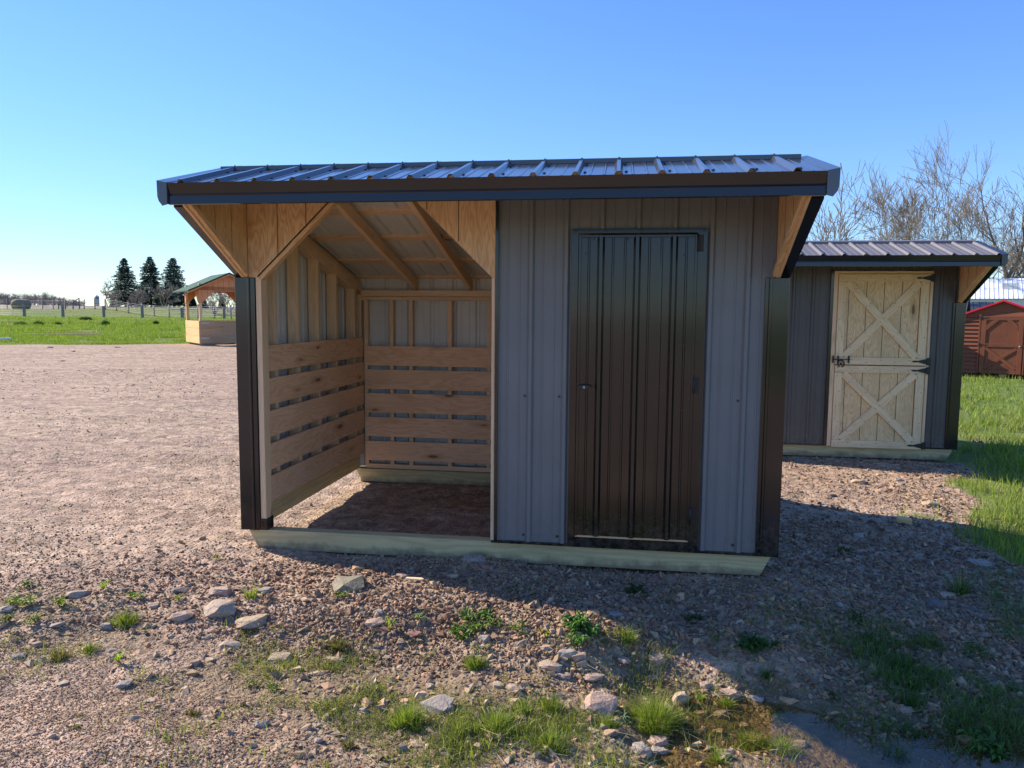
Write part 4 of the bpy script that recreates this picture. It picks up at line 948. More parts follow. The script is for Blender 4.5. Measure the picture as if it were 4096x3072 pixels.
def scr(n_, y0, y1, x0=-140, x1=1160, dmax=40):
    """scatter positions, denser near the camera like the eye sees them"""
    px = RS.uniform(x0, x1, n_); py = RS.uniform(y0, y1, n_)
    r = Fv[None]+Rv[None]*((px-512)/FPX)[:, None]-Uv[None]*((py-384)/FPX)[:, None]
    t = (-.2-CP[2])/r[:, 2]; P = CPv+r*t[:, None]; P[:, 2] = height(P[:, 0], P[:, 1])
    t2 = t*(P[:, 2]-CP[2])/(-.2-CP[2]); P = CPv+r*t2[:, None]; P[:, 2] = height(P[:, 0], P[:, 1]); d = np.hypot(P[:, 0]-CP[0], P[:, 1]-CP[1])
    ok = (t > 0) & (d < dmax); return P[ok], d[ok]
P1, d1 = scr(190000, 352, 830)
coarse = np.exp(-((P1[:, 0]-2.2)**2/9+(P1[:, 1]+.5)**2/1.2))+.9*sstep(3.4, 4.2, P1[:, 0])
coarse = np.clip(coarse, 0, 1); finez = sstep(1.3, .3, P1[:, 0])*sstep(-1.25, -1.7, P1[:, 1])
rad = np.exp(RS.normal(0, .38, len(P1)))*(.0052+.0085*coarse)*np.clip(d1/7.5, 1, 2.2)
rad = np.clip(rad*(1-.42*finez), .003, .05)
keep = (grassmask(P1[:, 0], P1[:, 1]) < .45) & (P1[:, 2] > WATER_Z-.03) & (RS.rand(len(P1)) < np.where(P1[:, 2] < -.34, .3, 1)*(.42+.55*coarse-.25*finez+.9*(vn(P1[:, 0], P1[:, 1], 1.1, 9)-.5)-.45*sparse(P1[:, 0], P1[:, 1])))
tone1 = (1-.22*coarse)[keep]; P1 = P1[keep]; rad = rad[keep]; P1[:, 2] += rad*RS.uniform(-.1, .35, len(rad))  # coarse mound and right side tinted darker, deepening their shade by colour
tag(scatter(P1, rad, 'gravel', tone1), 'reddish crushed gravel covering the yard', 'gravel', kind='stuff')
P6 = np.stack([RS.uniform(-3.2, 2.2, 90000), RS.uniform(-2.7, -1.15, 90000), np.zeros(90000)], 1)
k6 = RS.rand(90000) < sstep(1.9, .4, P6[:, 0])*sstep(-1.15, -1.6, P6[:, 1])*(.35+.65*vn(P6[:, 0], P6[:, 1], 1.6, 51))*(1-.6*sparse(P6[:, 0], P6[:, 1])); P6 = P6[k6]; P6[:, 2] = height(P6[:, 0], P6[:, 1])+.001
tag(scatter(P6, np.clip(np.exp(RS.normal(-5.35, .3, len(P6))), .003, .009), 'fine_gravel'), 'fine pinkish gravel of the packed ground at the lower left', 'gravel', kind='stuff')
# larger loose chips in the weedy strip
P2, d2 = scr(7000, 520, 830)
wgt = sparse(P2[:, 0], P2[:, 1])*.8+.10+1.1*np.exp(-((P2[:, 0]-2.75)**2/.6+(P2[:, 1]+1.35)**2/.10)); wgt = wgt*(1-.6*sstep(1.0, .2, P2[:, 0])*sstep(-1.4, -1.8, P2[:, 1])); k2 = (RS.rand(len(P2)) < wgt*.65) & (P2[:, 2] > WATER_Z-.02) & ~((P2[:, 0] > -.1) & (P2[:, 0] < 3.75) & (P2[:, 1] > -.06))
P2 = P2[k2]; r2 = np.clip(np.exp(RS.normal(-3.85, .38, len(P2))), .012, .048)
tag(scatter(P2, r2, 'rubble', flat=(.4, .8), pal=PAL[[1, 3, 4, 6, 9, 5]]), 'pale angular stone chips loose among the weeds', 'rubble', kind='stuff')

TAN, PINK, GREY, BLUE, PALE, DARK, OLIVE, ORANGE, RED = (.44, .34, .24), (.45, .32, .25), (.36, .31, .265), (.31, .28, .265), (.44, .345, .265), (.20, .165, .15), (.30, .265, .19), (.52, .33, .17), (.33, .17, .14)
def zA(u, v): return u/6.19, (2000+v/1.5479)/4, 6.19
def zB(u, v): return (1300+u/1.58)/4, (2100+v/1.58)/4, 6.32
def zC(u, v): return (2600+u/1.4786)/4, (2000+v/1.4786)/4, 5.914
def zD(u, v): return (3000+u/2.018)/4, (1700+v/2.018)/4, 8.07
def zE(u, v): return u/8.044, (950+v/2.011)/4, 8.044
ROCKS = [
 (zA, 1370, 555, 170, 85, PINK, 'pinkish grey block above the large pale slab, left foreground'),
 (zA, 1345, 665, 240, 130, PALE, 'largest pale pink slab, tilted, in the left foreground'),
 (zA, 1125, 710, 160, 90, PINK, 'peaked pink rock touching the left side of the large tilted slab'),
 (zA, 1565, 745, 200, 90, TAN, 'flat tan rock half sunk in gravel right of the large tilted slab'),
 (zA, 480, 570, 130, 75, PALE, 'flat pale pink slab among the weeds at the far left'),
 (zA, 950, 655, 62, 50, PALE, 'small pale stone between the leafy weed and the peaked pink rock'),
 (zA, 350, 762, 115, 36, GREY, 'long flat grey stone under the weeds at the far left'),
 (zA, 660, 785, 80, 70, GREY, 'grey stone left of the grass tuft in the left foreground'),
 (zA, 222, 887, 95, 42, PINK, 'low pink grey stone below the far left weed patch'),
 (zA, 110, 962, 92, 40, BLUE, 'dark blue grey stone by the left edge of the photo'),
 (zA, 292, 987, 132, 48, TAN, 'flat pale stone with dry grass on its right end, far left'),
 (zA, 1630, 552, 125, 52, GREY, 'low grey rock beside the yellowish weed left of the skid'),
 (zA, 1120, 552, 120, 42, DARK, 'dark low stone left of the pinkish grey block'),
 (zA, 1425, 893, 140, 52, PALE, 'cream wedge-shaped stone below the large tilted slab'),
 (zA, 1735, 972, 160, 62, TAN, 'cluster-like tan stone in the middle of the pale rubble'),
 (zA, 772, 1130, 92, 48, BLUE, 'blue grey sliver on the fine pink gravel'),
 (zA, 1622, 1390, 84, 62, BLUE, 'blue grey upright stone near the bottom, left of the grass strip'),
 (zA, 1972, 1490, 66, 60, GREY, 'speckled grey stone near the bottom, right of the blue grey one'),
 (zA, 392, 1132, 92, 32, PALE, 'flat buff stone sunk in fine gravel at the lower left'),
 (zA, 30, 675, 90, 62, GREY, 'grey stone cut by the left edge, amid weeds'),
 (zA, 1415, 287, 50, 42, PINK, 'single knob of stone left of the shelter skid corner'),
 (zA, 2060, 985, 150, 44, TAN, 'flat tan stone below the dark moss tuft'),
 (zA, 930, 1240, 82, 30, PINK, 'flat pink stone nearly flush with the fine gravel'),
 (zA, 845, 430, 80, 36, PALE, 'flat pale chip lying alone on the open lot gravel'),
 (zB, 160, 360, 230, 120, OLIVE, 'large olive tan boulder sunk in gravel before the open stall'),
 (zB, 215, 262, 92, 50, ORANGE, 'orange stone just above the olive tan boulder'),
 (zB, 497, 316, 92, 52, PINK, 'pink brown stone in line with the yellow wood scrap'),
 (zB, 800, 320, 84, 52, TAN, 'stone standing on the edge of the shelter shadow'),
 (zB, 1012, 262, 60, 60, RED, 'dull red stone in shade by the skid'),
 (zB, 948, 205, 170, 90, GREY, 'grey lump of cemented gravel against the skid'),
 (zB, 338, 552, 74, 56, BLUE, 'blue grey stone resting on a flat pink one'),
 (zB, 305, 608, 140, 60, PINK, 'flat pink stone carrying a blue grey one'),
 (zB, 570, 684, 104, 50, RED, 'dusky red flat stone beside the single green sprout'),
 (zB, 1010, 718, 80, 80, GREY, 'squarish grey stone under the left leafy clump'),
 (zB, 705, 1130, 230, 120, GREY, 'big grey rock with a dark hollow under its right side'),
 (zB, 1735, 1120, 250, 140, PINK, 'broad grey pink boulder left of the bright round tuft'),
 (zB, 1530, 793, 150, 72, GREY, 'grey rock below the right leafy clump'),
 (zB, 1602, 838, 112, 84, PINK, 'rounded pink rock against the grey one below the right leafy clump'),
 (zB, 1430, 882, 170, 82, PALE, 'pale buff rock at the head of the rubble strip'),
 (zB, 1400, 777, 82, 62, PINK, 'small pink rock left of the grey one below the leafy clump'),
 (zB, 1098, 1006, 82, 56, PALE, 'small cream rock at the left end of a pair above the tall grass'),
 (zB, 1195, 1032, 118, 50, PALE, 'wider cream rock of the pair above the tall grass'),
 (zB, 1505, 942, 108, 42, PINK, 'low pink stone in the rubble, left of the longer flat one'),
 (zB, 1690, 957, 150, 52, PINK, 'long flat pink rock above the broad boulder'),
 (zB, 1840, 786, 62, 58, PINK, 'pink cobble under the spiky grass tuft at the shadow edge'),
 (zB, 1887, 852, 92, 54, PINK, 'angular pink rock at the shadow edge'),
 (zB, 2095, 842, 112, 82, PINK, 'blocky rock at the upper edge of the muddy puddle'),
 (zB, 2110, 1362, 160, 100, PINK, 'pinkish boulder below the bright round tuft, upper of three'),
 (zB, 1988, 1402, 132, 100, GREY, 'left boulder of the three below the bright round tuft'),
 (zB, 2112, 1424, 132, 70, GREY, 'lowest boulder of the three below the bright round tuft'),
 (zB, 242, 1168, 62, 60, PALE, 'pale upright stone on the red gravel near the bottom'),
 (zB, 590, 1378, 104, 42, TAN, 'tan wedge stone on the red gravel at the bottom'),
 (zB, 662, 1022, 62, 46, PALE, 'little cream stone up left of the hollowed rock'),
 (zB, 1695, 552, 92, 52, ORANGE, 'orange brown rock half in shadow above the right leafy clump'),
 (zB, 1925, 500, 74, 42, RED, 'dull red chip in the shade right of the shadow edge'),
 (zB, 1830, 562, 104, 48, BLUE, 'blue grey slanting rock in the shade above the spiky tuft'),
 (zB, 2065, 342, 104, 42, RED, 'flat reddish rock in shade below the door'),
 (zC, 45, 935, 92, 66, TAN, 'tan boulder where the shade meets the muddy water'),
 (zC, 178, 1165, 112, 160, TAN, 'tall tan rock standing right of the bright round tuft'),
 (zC, 330, 1092, 84, 54, PINK, 'pink rock at the near bank of the muddy channel'),
 (zC, 470, 1132, 124, 72, PINK, 'rounded rock at the end of the sunlit bank'),
 (zC, 632, 1174, 84, 58, BLUE, 'grey blue rock just in shade at the channel'),
 (zC, 885, 1440, 100, 72, PALE, 'pale rock on the edge of the dark pool'),
 (zC, 1503, 1244, 92, 58, PINK, 'lilac grey rock among shaded weeds above the pool'),
 (zC, 2052, 1088, 132, 60, GREY, 'flat grey rock in shade near the right edge'),
 (zC, 302, 1265, 84, 66, PINK, 'pink wedge among the little rocks right of the tall tan one'),
 (zC, 420, 1258, 92, 60, GREY, 'grey angular rock in the bank, right of the pink wedge'),
 (zC, 1120, 615, 64, 50, GREY, 'pale grey cobble alone on shaded gravel'),
 (zC, 1690, 612, 132, 100, DARK, 'dark brown rock in shade beside the lawn'),
 (zC, 1762, 556, 104, 54, TAN, 'flat brown rock behind the dark one beside the lawn'),
 (zC, 1225, 202, 72, 48, GREY, 'grey stone in shade left of the pale block'),
 (zC, 555, 1335, 62, 42, PALE, 'small pink white stone in the muddy grass'),
 (zC, 1960, 372, 150, 50, GREY, 'long low rock in shade at the lawn corner'),
 (zC, 2130, 425, 80, 46, GREY, 'grey rock at the lawn corner by the right edge'),
 (zD, 880, 450, 112, 76, TAN, 'tan angular rock in the sunlit strip before the stable door'),
 (zD, 1195, 435, 92, 62, PALE, 'yellowish rock in the sunlit strip, right of the tan one'),
 (zD, 1080, 486, 82, 42, RED, 'brown red stone on top of a pink one in the sunlit strip'),
 (zD, 1065, 522, 74, 46, PINK, 'pink stone under the brown red one in the sunlit strip'),
 (zD, 1060, 328, 64, 42, PINK, 'pink stone at the shade edge before the stable door'),
 (zD, 380, 424, 82, 40, OLIVE, 'brown wedge at the left of the sunlit strip'),
 (zD, 670, 568, 74, 50, DARK, 'dark purple rock at the lower edge of the sunlit strip'),
 (zD, 1450, 628, 145, 96, TAN, 'large tan rock where the sunlit strip meets the lawn'),
 (zE, 405, 884, 50, 24, GREY, 'grey stone at the grassy rim of the lot, far left'),
 (zE, 945, 882, 56, 16, PINK, 'flat pink stone at the grassy rim of the lot'),
 (zE, 590, 915, 40, 22, TAN, 'small stone inside the rim of the lot, left of the flat pink one'),
 (zE, 500, 993, 46, 18, DARK, 'dark flat stone alone on the far gravel'),
 (zE, 1175, 1128, 32, 18, GREY, 'grey pebble alone on the middle of the lot'),
]
import bmesh
def make_rock(zf, u, v, wv, hv, colr, label, seed):
    px, py, sc = zf(u, v); x, y, z, t = ground_at(px, py+hv/sc*.28); rg = random.Random(seed)
    wm = wv/sc*t/FPX; hm = hv/sc*t/FPX; rx = wm/2*1.06; rz_ = max(hm*.36, rx*.18); ry = max(min(rx*rg.uniform(.6, .9), hm*1.1), rx*.45)
    bm = bmesh.new()
    for i in range(26):
        a = rg.random()*2*pi; s = rg.uniform(.72, 1.08); zz = rg.uniform(-1, 1); q = (1-abs(zz)**3)**.4
        bm.verts.new((cos(a)*s*q, sin(a)*s*q, max(-.6, min(.62, zz*rg.uniform(.7, 1)))))
    bmesh.ops.convex_hull(bm, input=bm.verts); bmesh.ops.delete(bm, geom=[q for q in bm.verts if not q.link_faces], context='VERTS')
    bmesh.ops.triangulate(bm, faces=bm.faces); bmesh.ops.subdivide_edges(bm, edges=bm.edges, cuts=2, use_grid_fill=True)
    for q in bm.verts:
        n_ = float(vn(q.co.x*2+seed, q.co.y*2+q.co.z*1.7, 1.3, 4))-.5; n2 = float(vn(q.co.x*6+seed, q.co.y*6-q.co.z*5, 1, 5))-.5; q.co *= 1+n_*.16+n2*.07
    V = np.array([(q.co.x*rx*1.04, q.co.y*ry, q.co.z*rz_*1.5) for q in bm.verts]); bm.verts.index_update(); F = np.array([[q.index for q in f.verts] for f in bm.faces]); bm.free()
    c = np.ones((len(V), 4)); c[:, :3] = np.array(colr)*(1+.12*(np.array([rg.random() for _ in range(len(V))])[:, None]-.5))
    o = mesh_np('rock', V, F, M['rock'], col=c); o.location = (x, y, z+rz_*.22); o.rotation_euler = (rg.uniform(-.12, .12), rg.uniform(-.12, .12), YAW*-1+rg.uniform(-.35, .35))
    tag(o, label, 'rock', 'loose rocks on the gravel')
for i, rk in enumerate(ROCKS): make_rock(*rk, seed=i+100)
# cut block and wood scrap
x, y, z, t = ground_at((2600+1500/1.4786)/4, (2000+140/1.4786)/4)
b = MB(.004); b.box(-.055, -.03, 0, .055, .03, .045); o = b.build('wood_block', M['paleboard'], label='short pale offcut block on the shaded gravel', cat='offcut'); o.location = (x, y, z+.005); o.rotation_euler = (.1, .1, -.25)
x, y, z, t = ground_at((1300+565/1.58)/4, (2100+357/1.58)/4)
b = MB(.002); b.prism([(-.06, -.008), (.05, -.012), (.065, 0), (.045, .012), (-.05, .010)], (0, 0, 0), (1, 0, 0), (0, 1, 0), (0, 0, 1), .012, vert=False); o = b.build('wood_scrap', M['doorpine'], label='yellow splinter of wood lying on sunlit gravel before the shelter', cat='offcut'); o.location = (x, y, z+.012); o.rotation_euler = (.25, 0, 0)
# white board and pale poles at the field's left edge
p = ground_at(3, 342); b = MB(.01); b.beam((-2.2, -.9, .02), (.15, .25, .14), .30, .07); o = b.build('white_board', M['whitepvc'], label='white board lying at the left edge of the field', cat='board'); o.location = (p[0], p[1], p[2])
p = ground_at(20, 336.5); b = MB(.005); b.beam((-3, 0, .10), (4, .4, .13), .07, .05); o = b.build('pole', M['paleboard'], label='long pale pole in the grass, nearer the left edge', cat='pole'); o.location = (p[0], p[1], p[2])
p = ground_at(62, 335.2); b = MB(.005); b.beam((-2.2, 0, .12), (1.6, .2, .14), .07, .05); o = b.build('pole', M['paleboard'], label='short pale pole in the grass, right of the long one', cat='pole'); o.location = (p[0], p[1], p[2])

# ================================================================ grass and weeds
def blades(P, H, Wd, rs, lean=.5, seg=3, cols=((.07, .14, .02), (.15, .26, .04)), dirs=None, curve=.6, tan=.1):
    n_ = len(P); a = rs.uniform(0, 2*pi, n_) if dirs is None else dirs; h = np.asarray(H)*rs.uniform(.55, 1.25, n_); wd = np.asarray(Wd)*rs.uniform(.7, 1.3, n_)
    ln = rs.uniform(.05, 1, n_)*lean; dx, dy = np.cos(a), np.sin(a); t = np.linspace(0, 1, seg+1)
    side = rs.uniform(0, 2*pi, n_); sx, sy = np.cos(side), np.sin(side)
    V = np.zeros((n_, 2*seg+1, 3))
    for i, tt in enumerate(t):
        off = h*ln*(tt**1.7); z = h*(tt-curve*ln*tt*tt*.6); c = P+np.stack([dx*off, dy*off, z], 1); w_ = wd*(1-tt**1.6)*.5
        if i < seg: V[:, 2*i] = c-np.stack([sx*w_, sy*w_, 0*w_], 1); V[:, 2*i+1] = c+np.stack([sx*w_, sy*w_, 0*w_], 1)
        else: V[:, 2*seg] = c
    f = []
    for i in range(seg-1): f += [(2*i, 2*i+1, 2*i+3), (2*i, 2*i+3, 2*i+2)]
    f.append((2*seg-2, 2*seg-1, 2*seg)); f = np.array(f)
    F = (f[None]+(np.arange(n_)*(2*seg+1))[:, None, None]).reshape(-1, 3)
    c0, c1 = np.array(cols[0]), np.array(cols[1]); k = rs.rand(n_, 1); cc = c0*(1-k)+c1*k; dry = rs.rand(n_, 1) < tan; cc = np.where(dry, np.array([.34, .29, .15])*rs.uniform(.6, 1.1, (n_, 1)), cc)
    col = np.ones((n_, 2*seg+1, 4)); col[:, :, :3] = cc[:, None]
    return V.reshape(-1, 3), F, col.reshape(-1, 4)
def join(parts):
    V, F, Cc = [], [], []; o = 0
    for v, f, c in parts: V.append(v); F.append(f+o); Cc.append(c); o += len(v)
    return np.concatenate(V), np.concatenate(F), np.concatenate(Cc)
GS = np.random.RandomState(9)
# lawn at right
def clumped(P, amt, s, seed): return GS.rand(len(P)) < np.clip(.35+amt*(vn(P[:, 0], P[:, 1], s, seed)-.35), 0, 1)
px = GS.uniform(5.0, 30, 400000); py = GS.uniform(-2.5, 34, 400000); dd = np.hypot(px-CP[0], py-CP[1]); kk = GS.rand(len(px)) < np.clip((7.5/dd)**2, 0, 1)*.95
ang_ = np.degrees(np.arctan2(px-CP[0], py-CP[1])); kk &= (ang_ > 17) & (ang_ < 52); P = np.stack([px, py, 0*px], 1)[kk]
kk = (lawn(P[:, 0], P[:, 1]) > GS.uniform(.2, .75, len(P))) & clumped(P, 1.5, 2.2, 12) & ~((P[:, 0] > 3.6) & (P[:, 0] < 6.78) & (P[:, 1] > 4.7) & (P[:, 1] < 7.1))
P = P[kk]
P = np.repeat(P, 3, axis=0)+np.column_stack([GS.normal(0, .035, (len(P)*3, 2)), np.zeros(len(P)*3)]); P[:, 2] = height(P[:, 0], P[:, 1])-.01; dd = np.hypot(P[:, 0]-CP[0], P[:, 1]-CP[1])
hl = .10+.12*vn(P[:, 0], P[:, 1], .8, 13)
print('lawn blades', len(P))
tag(mesh_np('lawn_grass', *(lambda a: (a[0], a[1]))(bl_ := blades(P, hl, .0055*np.clip(dd/5.5, 1, 3.5), GS, .8, 3, ((.13, .19, .03), (.34, .42, .08)), tan=.08)), M['blade'], col=bl_[2]), 'long green grass of the lawn on the right', 'grass', kind='stuff')
# field at left
n_ = 420000; px = GS.uniform(-40, 250, n_); dd = np.exp(GS.uniform(math.log(24), math.log(100), n_)); r = Fv[None]+Rv[None]*((px-512)/FPX)[:, None]; P = CPv+r*dd[:, None]
kk = (field(P[:, 0], P[:, 1]) > GS.uniform(.3, .8, n_)) & (stubble(P[:, 0], P[:, 1]) < .5) & clumped(P, 1.9, .9, 14)
near = np.clip(1.4-(dd/75), .12, 1); kk &= GS.rand(n_) < near*.7; P = P[kk]; dd = dd[kk]; P[:, 2] = height(P[:, 0], P[:, 1])-.02
tall = sstep(30, 36, dd)*(1-sstep(58, 70, dd)); hf = (.10+.10*tall)*(.6+.9*vn(P[:, 0], P[:, 1], .5, 15))
print('field blades', len(P))
bl_ = blades(P, hf, .018*dd/30, GS, .7, 2, ((.11, .18, .025), (.27, .37, .055)), tan=.08)
tag(mesh_np('field_grass', bl_[0], bl_[1], M['blade'], col=bl_[2]), 'bright green pasture grass beyond the gravel lot', 'grass', kind='stuff')
# dark tussocks in the field
for i, (u, v, wv, hv, lb) in enumerate(((690, 655, 100, 28, 'dark green tussock in the pasture, nearest to the fence'), (170, 700, 110, 32, 'long dark tussock at the far left of the pasture'), (310, 697, 80, 34, 'dark tussock right of the long far left one'), (850, 694, 60, 34, 'dark tussock in the middle of the pasture'), (1255, 690, 40, 28, 'small dark tussock nearest to the feeder'), (470, 698, 50, 24, 'little dark tussock between two larger ones'))):
    px, py = u/8.044, (950+(v+hv*.4)/2.011)/4; x, y, z, t = ground_at(px, py); w_ = wv/8.044*t/FPX; h_ = hv/8.044*t/FPX
    m_ = 900; a = GS.uniform(0, 2*pi, m_); q = np.sqrt(GS.rand(m_)); Q = np.stack([q*np.cos(a)*w_/2, q*np.sin(a)*w_/2.5, 0*a], 1)
    bl_ = blades(Q, h_*1.3*(1-.5*q**2), .04, GS, .8, 2, ((.025, .06, .025), (.06, .12, .04)), tan=0); o = mesh_np('tussock', bl_[0], bl_[1], M['blade'], col=bl_[2]); o.location = (x, y, z); tag(o, lb, 'grass tussock', 'dark tussocks in the pasture')
# thin low weeds through the stones
P3, d3 = scr(260000, 500, 830); s3 = sparse(P3[:, 0], P3[:, 1]); kk = (GS.rand(len(P3)) < (1-.6*sstep(1.6, .6, P3[:, 0]))*s3*np.clip(2.6*(.6*vn(P3[:, 0], P3[:, 1], 2.6, 16)+.4*vn(P3[:, 0], P3[:, 1], 7, 18)-.44), 0, 1)) & ~((P3[:, 0] > -.1) & (P3[:, 0] < 3.75) & (P3[:, 1] > -.08)); P3 = P3[kk & (GS.rand(len(P3)) > .75*sstep(1.4, .4, P3[:, 0])*sstep(-1.75, -2.05, P3[:, 1]))]
P3 = np.repeat(P3, 2, axis=0)+np.column_stack([GS.normal(0, .015, (len(P3)*2, 2)), np.zeros(len(P3)*2)]); P3[:, 2] = height(P3[:, 0], P3[:, 1])
bl_ = blades(P3, .018+.055*vn(P3[:, 0], P3[:, 1], 1.7, 17)**1.5, .0032, GS, 1.1, 3, ((.10, .13, .025), (.27, .33, .07)), tan=.22)
tag(mesh_np('ground_cover', bl_[0], bl_[1], M['blade'], col=bl_[2]), 'thin low weeds and moss growing through the stones', 'ground cover', kind='stuff')
# taller ragged grass in the wet strip
P5, d5 = scr(60000, 560, 830); k5 = (GS.rand(len(P5)) < np.exp(-((P5[:, 0]-2.2)**2/1.1+(P5[:, 1]+1.9)**2/.16))*np.clip(3*(vn(P5[:, 0], P5[:, 1], 3.3, 41)*.6+vn(P5[:, 0], P5[:, 1], 9, 42)*.4-.50), 0, 1)*.7); 
k7 = GS.rand(len(P5)) < (.8*np.exp(-((P5[:, 0]-4.7)**2/.9+(P5[:, 1]+.95)**2/.14))+.9*np.exp(-((P5[:, 0]-5.6)**2/.35+(P5[:, 1]+.1)**2/.5))+.7*np.exp(-((P5[:, 0]-5.0)**2/1.2+(P5[:, 1]+1.6)**2/.05)))*np.clip(3.2*(vn(P5[:, 0], P5[:, 1], 3.3, 45)*.6+vn(P5[:, 0], P5[:, 1], 9, 46)*.4-.42), 0, 1)*(P5[:, 2] > WATER_Z-.03)
P7 = np.repeat(P5[k7], 4, axis=0); P7[:, :2] += GS.normal(0, .03, (len(P7), 2)); P7[:, 2] = height(P7[:, 0], P7[:, 1]); P5 = P5[k5]
bl_ = blades(P7, .05+.10*vn(P7[:, 0], P7[:, 1], 2.1, 47), .0042, GS, 1.3, 4, ((.08, .15, .035), (.19, .29, .07)), tan=.12)
tag(mesh_np('wild_grass', bl_[0], bl_[1], M['blade'], col=bl_[2]), 'ragged green grass spilling over the shaded gravel at the lower right', 'grass', kind='stuff')
bl_ = blades(P5, .035+.07*vn(P5[:, 0], P5[:, 1], 2.1, 43), .0032, GS, 1.2, 4, ((.15, .21, .03), (.36, .44, .09)), tan=.18)
tag(mesh_np('wild_grass', bl_[0], bl_[1], M['blade'], col=bl_[2]), 'ragged yellow green grass mat along the wet strip', 'grass', kind='stuff')
P8 = np.stack([RS.uniform(2.8, 5.4, 2600), RS.uniform(-2.4, -1.1, 2600), np.zeros(2600)], 1); P8[:, 2] = height(P8[:, 0], P8[:, 1]); P8 = P8[np.abs(P8[:, 2]-WATER_Z) < .035]; segs = []
for p in P8[:420]:
    a = GS.uniform(0, 2*pi); l = GS.uniform(.02, .14); q = Vector((p[0], p[1], max(p[2], WATER_Z)+.004)); segs.append((tuple(q), tuple(q+Vector((cos(a)*l, sin(a)*l, GS.uniform(0, .04)))), .0016, .0008))
tag(tubes_np(segs, 'dead_stems', M['bark'], base=(.16, .11, .06), var=.5, sides=(3, 3, 3)), 'dark dead stems lying in and around the puddle', 'dead stems', kind='stuff')
# dry straw
P4, d4 = scr(1100, 380, 820); kk = (grassmask(P4[:, 0], P4[:, 1]) < .6); P4 = P4[kk]; segs = []
for p in P4:
    a = GS.uniform(0, 2*pi); l = GS.uniform(.03, .13); q = Vector((p[0], p[1], p[2]+.02)); e = q+Vector((cos(a)*l, sin(a)*l, GS.uniform(-.005, .03))); segs.append((tuple(q), tuple(e), .0012, .0008))
tag(tubes_np(segs, 'straw', M['bark'], base=(.48, .40, .26), sides=(3, 3, 3)), 'dry straw bits strewn over the gravel', 'straw', kind='stuff')
# individual tufts
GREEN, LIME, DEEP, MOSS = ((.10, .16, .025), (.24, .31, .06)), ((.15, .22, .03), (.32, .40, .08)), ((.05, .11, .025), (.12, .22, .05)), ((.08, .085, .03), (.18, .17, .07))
TUFTS = [
 (zB, 2080, 1180, 290, 250, LIME, 1500, 'big bright round grass tuft by the puddle'), (zB, 950, 850, 140, 140, GREEN, 330, 'spiky grass tuft below the squarish grey stone'),
 (zB, 1910, 690, 110, 130, LIME, 160, 'spiky grass tuft on the shadow edge under the door'), (zB, 520, 1190, 200, 200, LIME, 520, 'loose bright grass left of the hollowed rock'),
 (zB, 1080, 1230, 230, 150, LIME, 620, 'wide grass tuft right of the hollowed rock'), (zB, 1255, 1120, 90, 170, LIME, 70, 'tall thin grass sprout between the cream rocks and the boulder'),
 (zB, 80, 760, 130, 70, MOSS, 260, 'dark mossy tuft left of the leafy clumps'), (zB, 150, 1390, 100, 80, MOSS, 220, 'dark mossy tuft on the red gravel at the bottom'),
 (zB, 1430, 1120, 150, 150, GREEN, 260, 'green grass patch left of the broad boulder'), (zB, 1420, 1360, 220, 140, LIME, 480, 'grass patch at the bottom, under the broad boulder'), (zB, 1780, 1240, 160, 110, GREEN, 260, 'grass creeping out under the broad boulder'), (zB, 850, 1280, 130, 110, LIME, 200, 'thin grass tuft at the bottom of the grass strip'),
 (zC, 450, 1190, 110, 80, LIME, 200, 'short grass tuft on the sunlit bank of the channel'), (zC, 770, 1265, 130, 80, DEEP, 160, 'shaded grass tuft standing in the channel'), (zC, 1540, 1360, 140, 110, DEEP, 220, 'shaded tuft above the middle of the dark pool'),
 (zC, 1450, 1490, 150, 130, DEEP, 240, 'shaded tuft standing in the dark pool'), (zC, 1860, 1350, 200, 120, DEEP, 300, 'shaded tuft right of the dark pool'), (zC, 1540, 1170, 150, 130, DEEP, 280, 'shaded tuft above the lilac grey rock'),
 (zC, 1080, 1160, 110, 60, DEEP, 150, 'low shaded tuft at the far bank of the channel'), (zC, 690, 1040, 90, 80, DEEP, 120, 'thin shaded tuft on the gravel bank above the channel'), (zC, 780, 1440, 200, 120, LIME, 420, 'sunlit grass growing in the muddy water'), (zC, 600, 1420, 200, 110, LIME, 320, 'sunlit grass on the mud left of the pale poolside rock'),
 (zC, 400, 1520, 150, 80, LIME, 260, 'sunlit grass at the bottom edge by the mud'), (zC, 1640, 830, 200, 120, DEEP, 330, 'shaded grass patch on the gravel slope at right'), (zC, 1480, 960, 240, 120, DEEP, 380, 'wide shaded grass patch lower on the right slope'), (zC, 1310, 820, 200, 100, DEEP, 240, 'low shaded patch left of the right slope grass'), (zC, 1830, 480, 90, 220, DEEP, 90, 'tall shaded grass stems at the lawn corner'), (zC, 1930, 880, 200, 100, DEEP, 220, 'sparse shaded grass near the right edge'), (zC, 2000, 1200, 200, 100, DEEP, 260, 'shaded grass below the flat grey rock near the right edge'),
 (zA, 775, 715, 170, 140, GREEN, 330, 'grass tuft in the middle of the left weed strip'), (zA, 365, 950, 130, 110, MOSS, 200, 'dry olive tuft on the flat pale stone'), (zA, 1195, 1325, 90, 50, MOSS, 200, 'small dark tuft alone on the fine gravel'), (zA, 505, 1330, 60, 36, MOSS, 120, 'tiny dark tuft on the lower left gravel, upper of two'), (zA, 465, 1412, 70, 40, MOSS, 130, 'tiny dark tuft on the lower left gravel, lower of two'), (zA, 2090, 890, 160, 100, MOSS, 240, 'dark mossy tuft at the right end of the pale rubble'), (zA, 1530, 800, 110, 60, MOSS, 150, 'brownish tuft under the flat tan rock'), (zA, 555, 905, 110, 90, GREEN, 120, 'sparse olive sprigs left of the rubble'), (zA, 1560, 560, 100, 120, LIME, 60, 'yellowish thin weed left of the skid'),
]
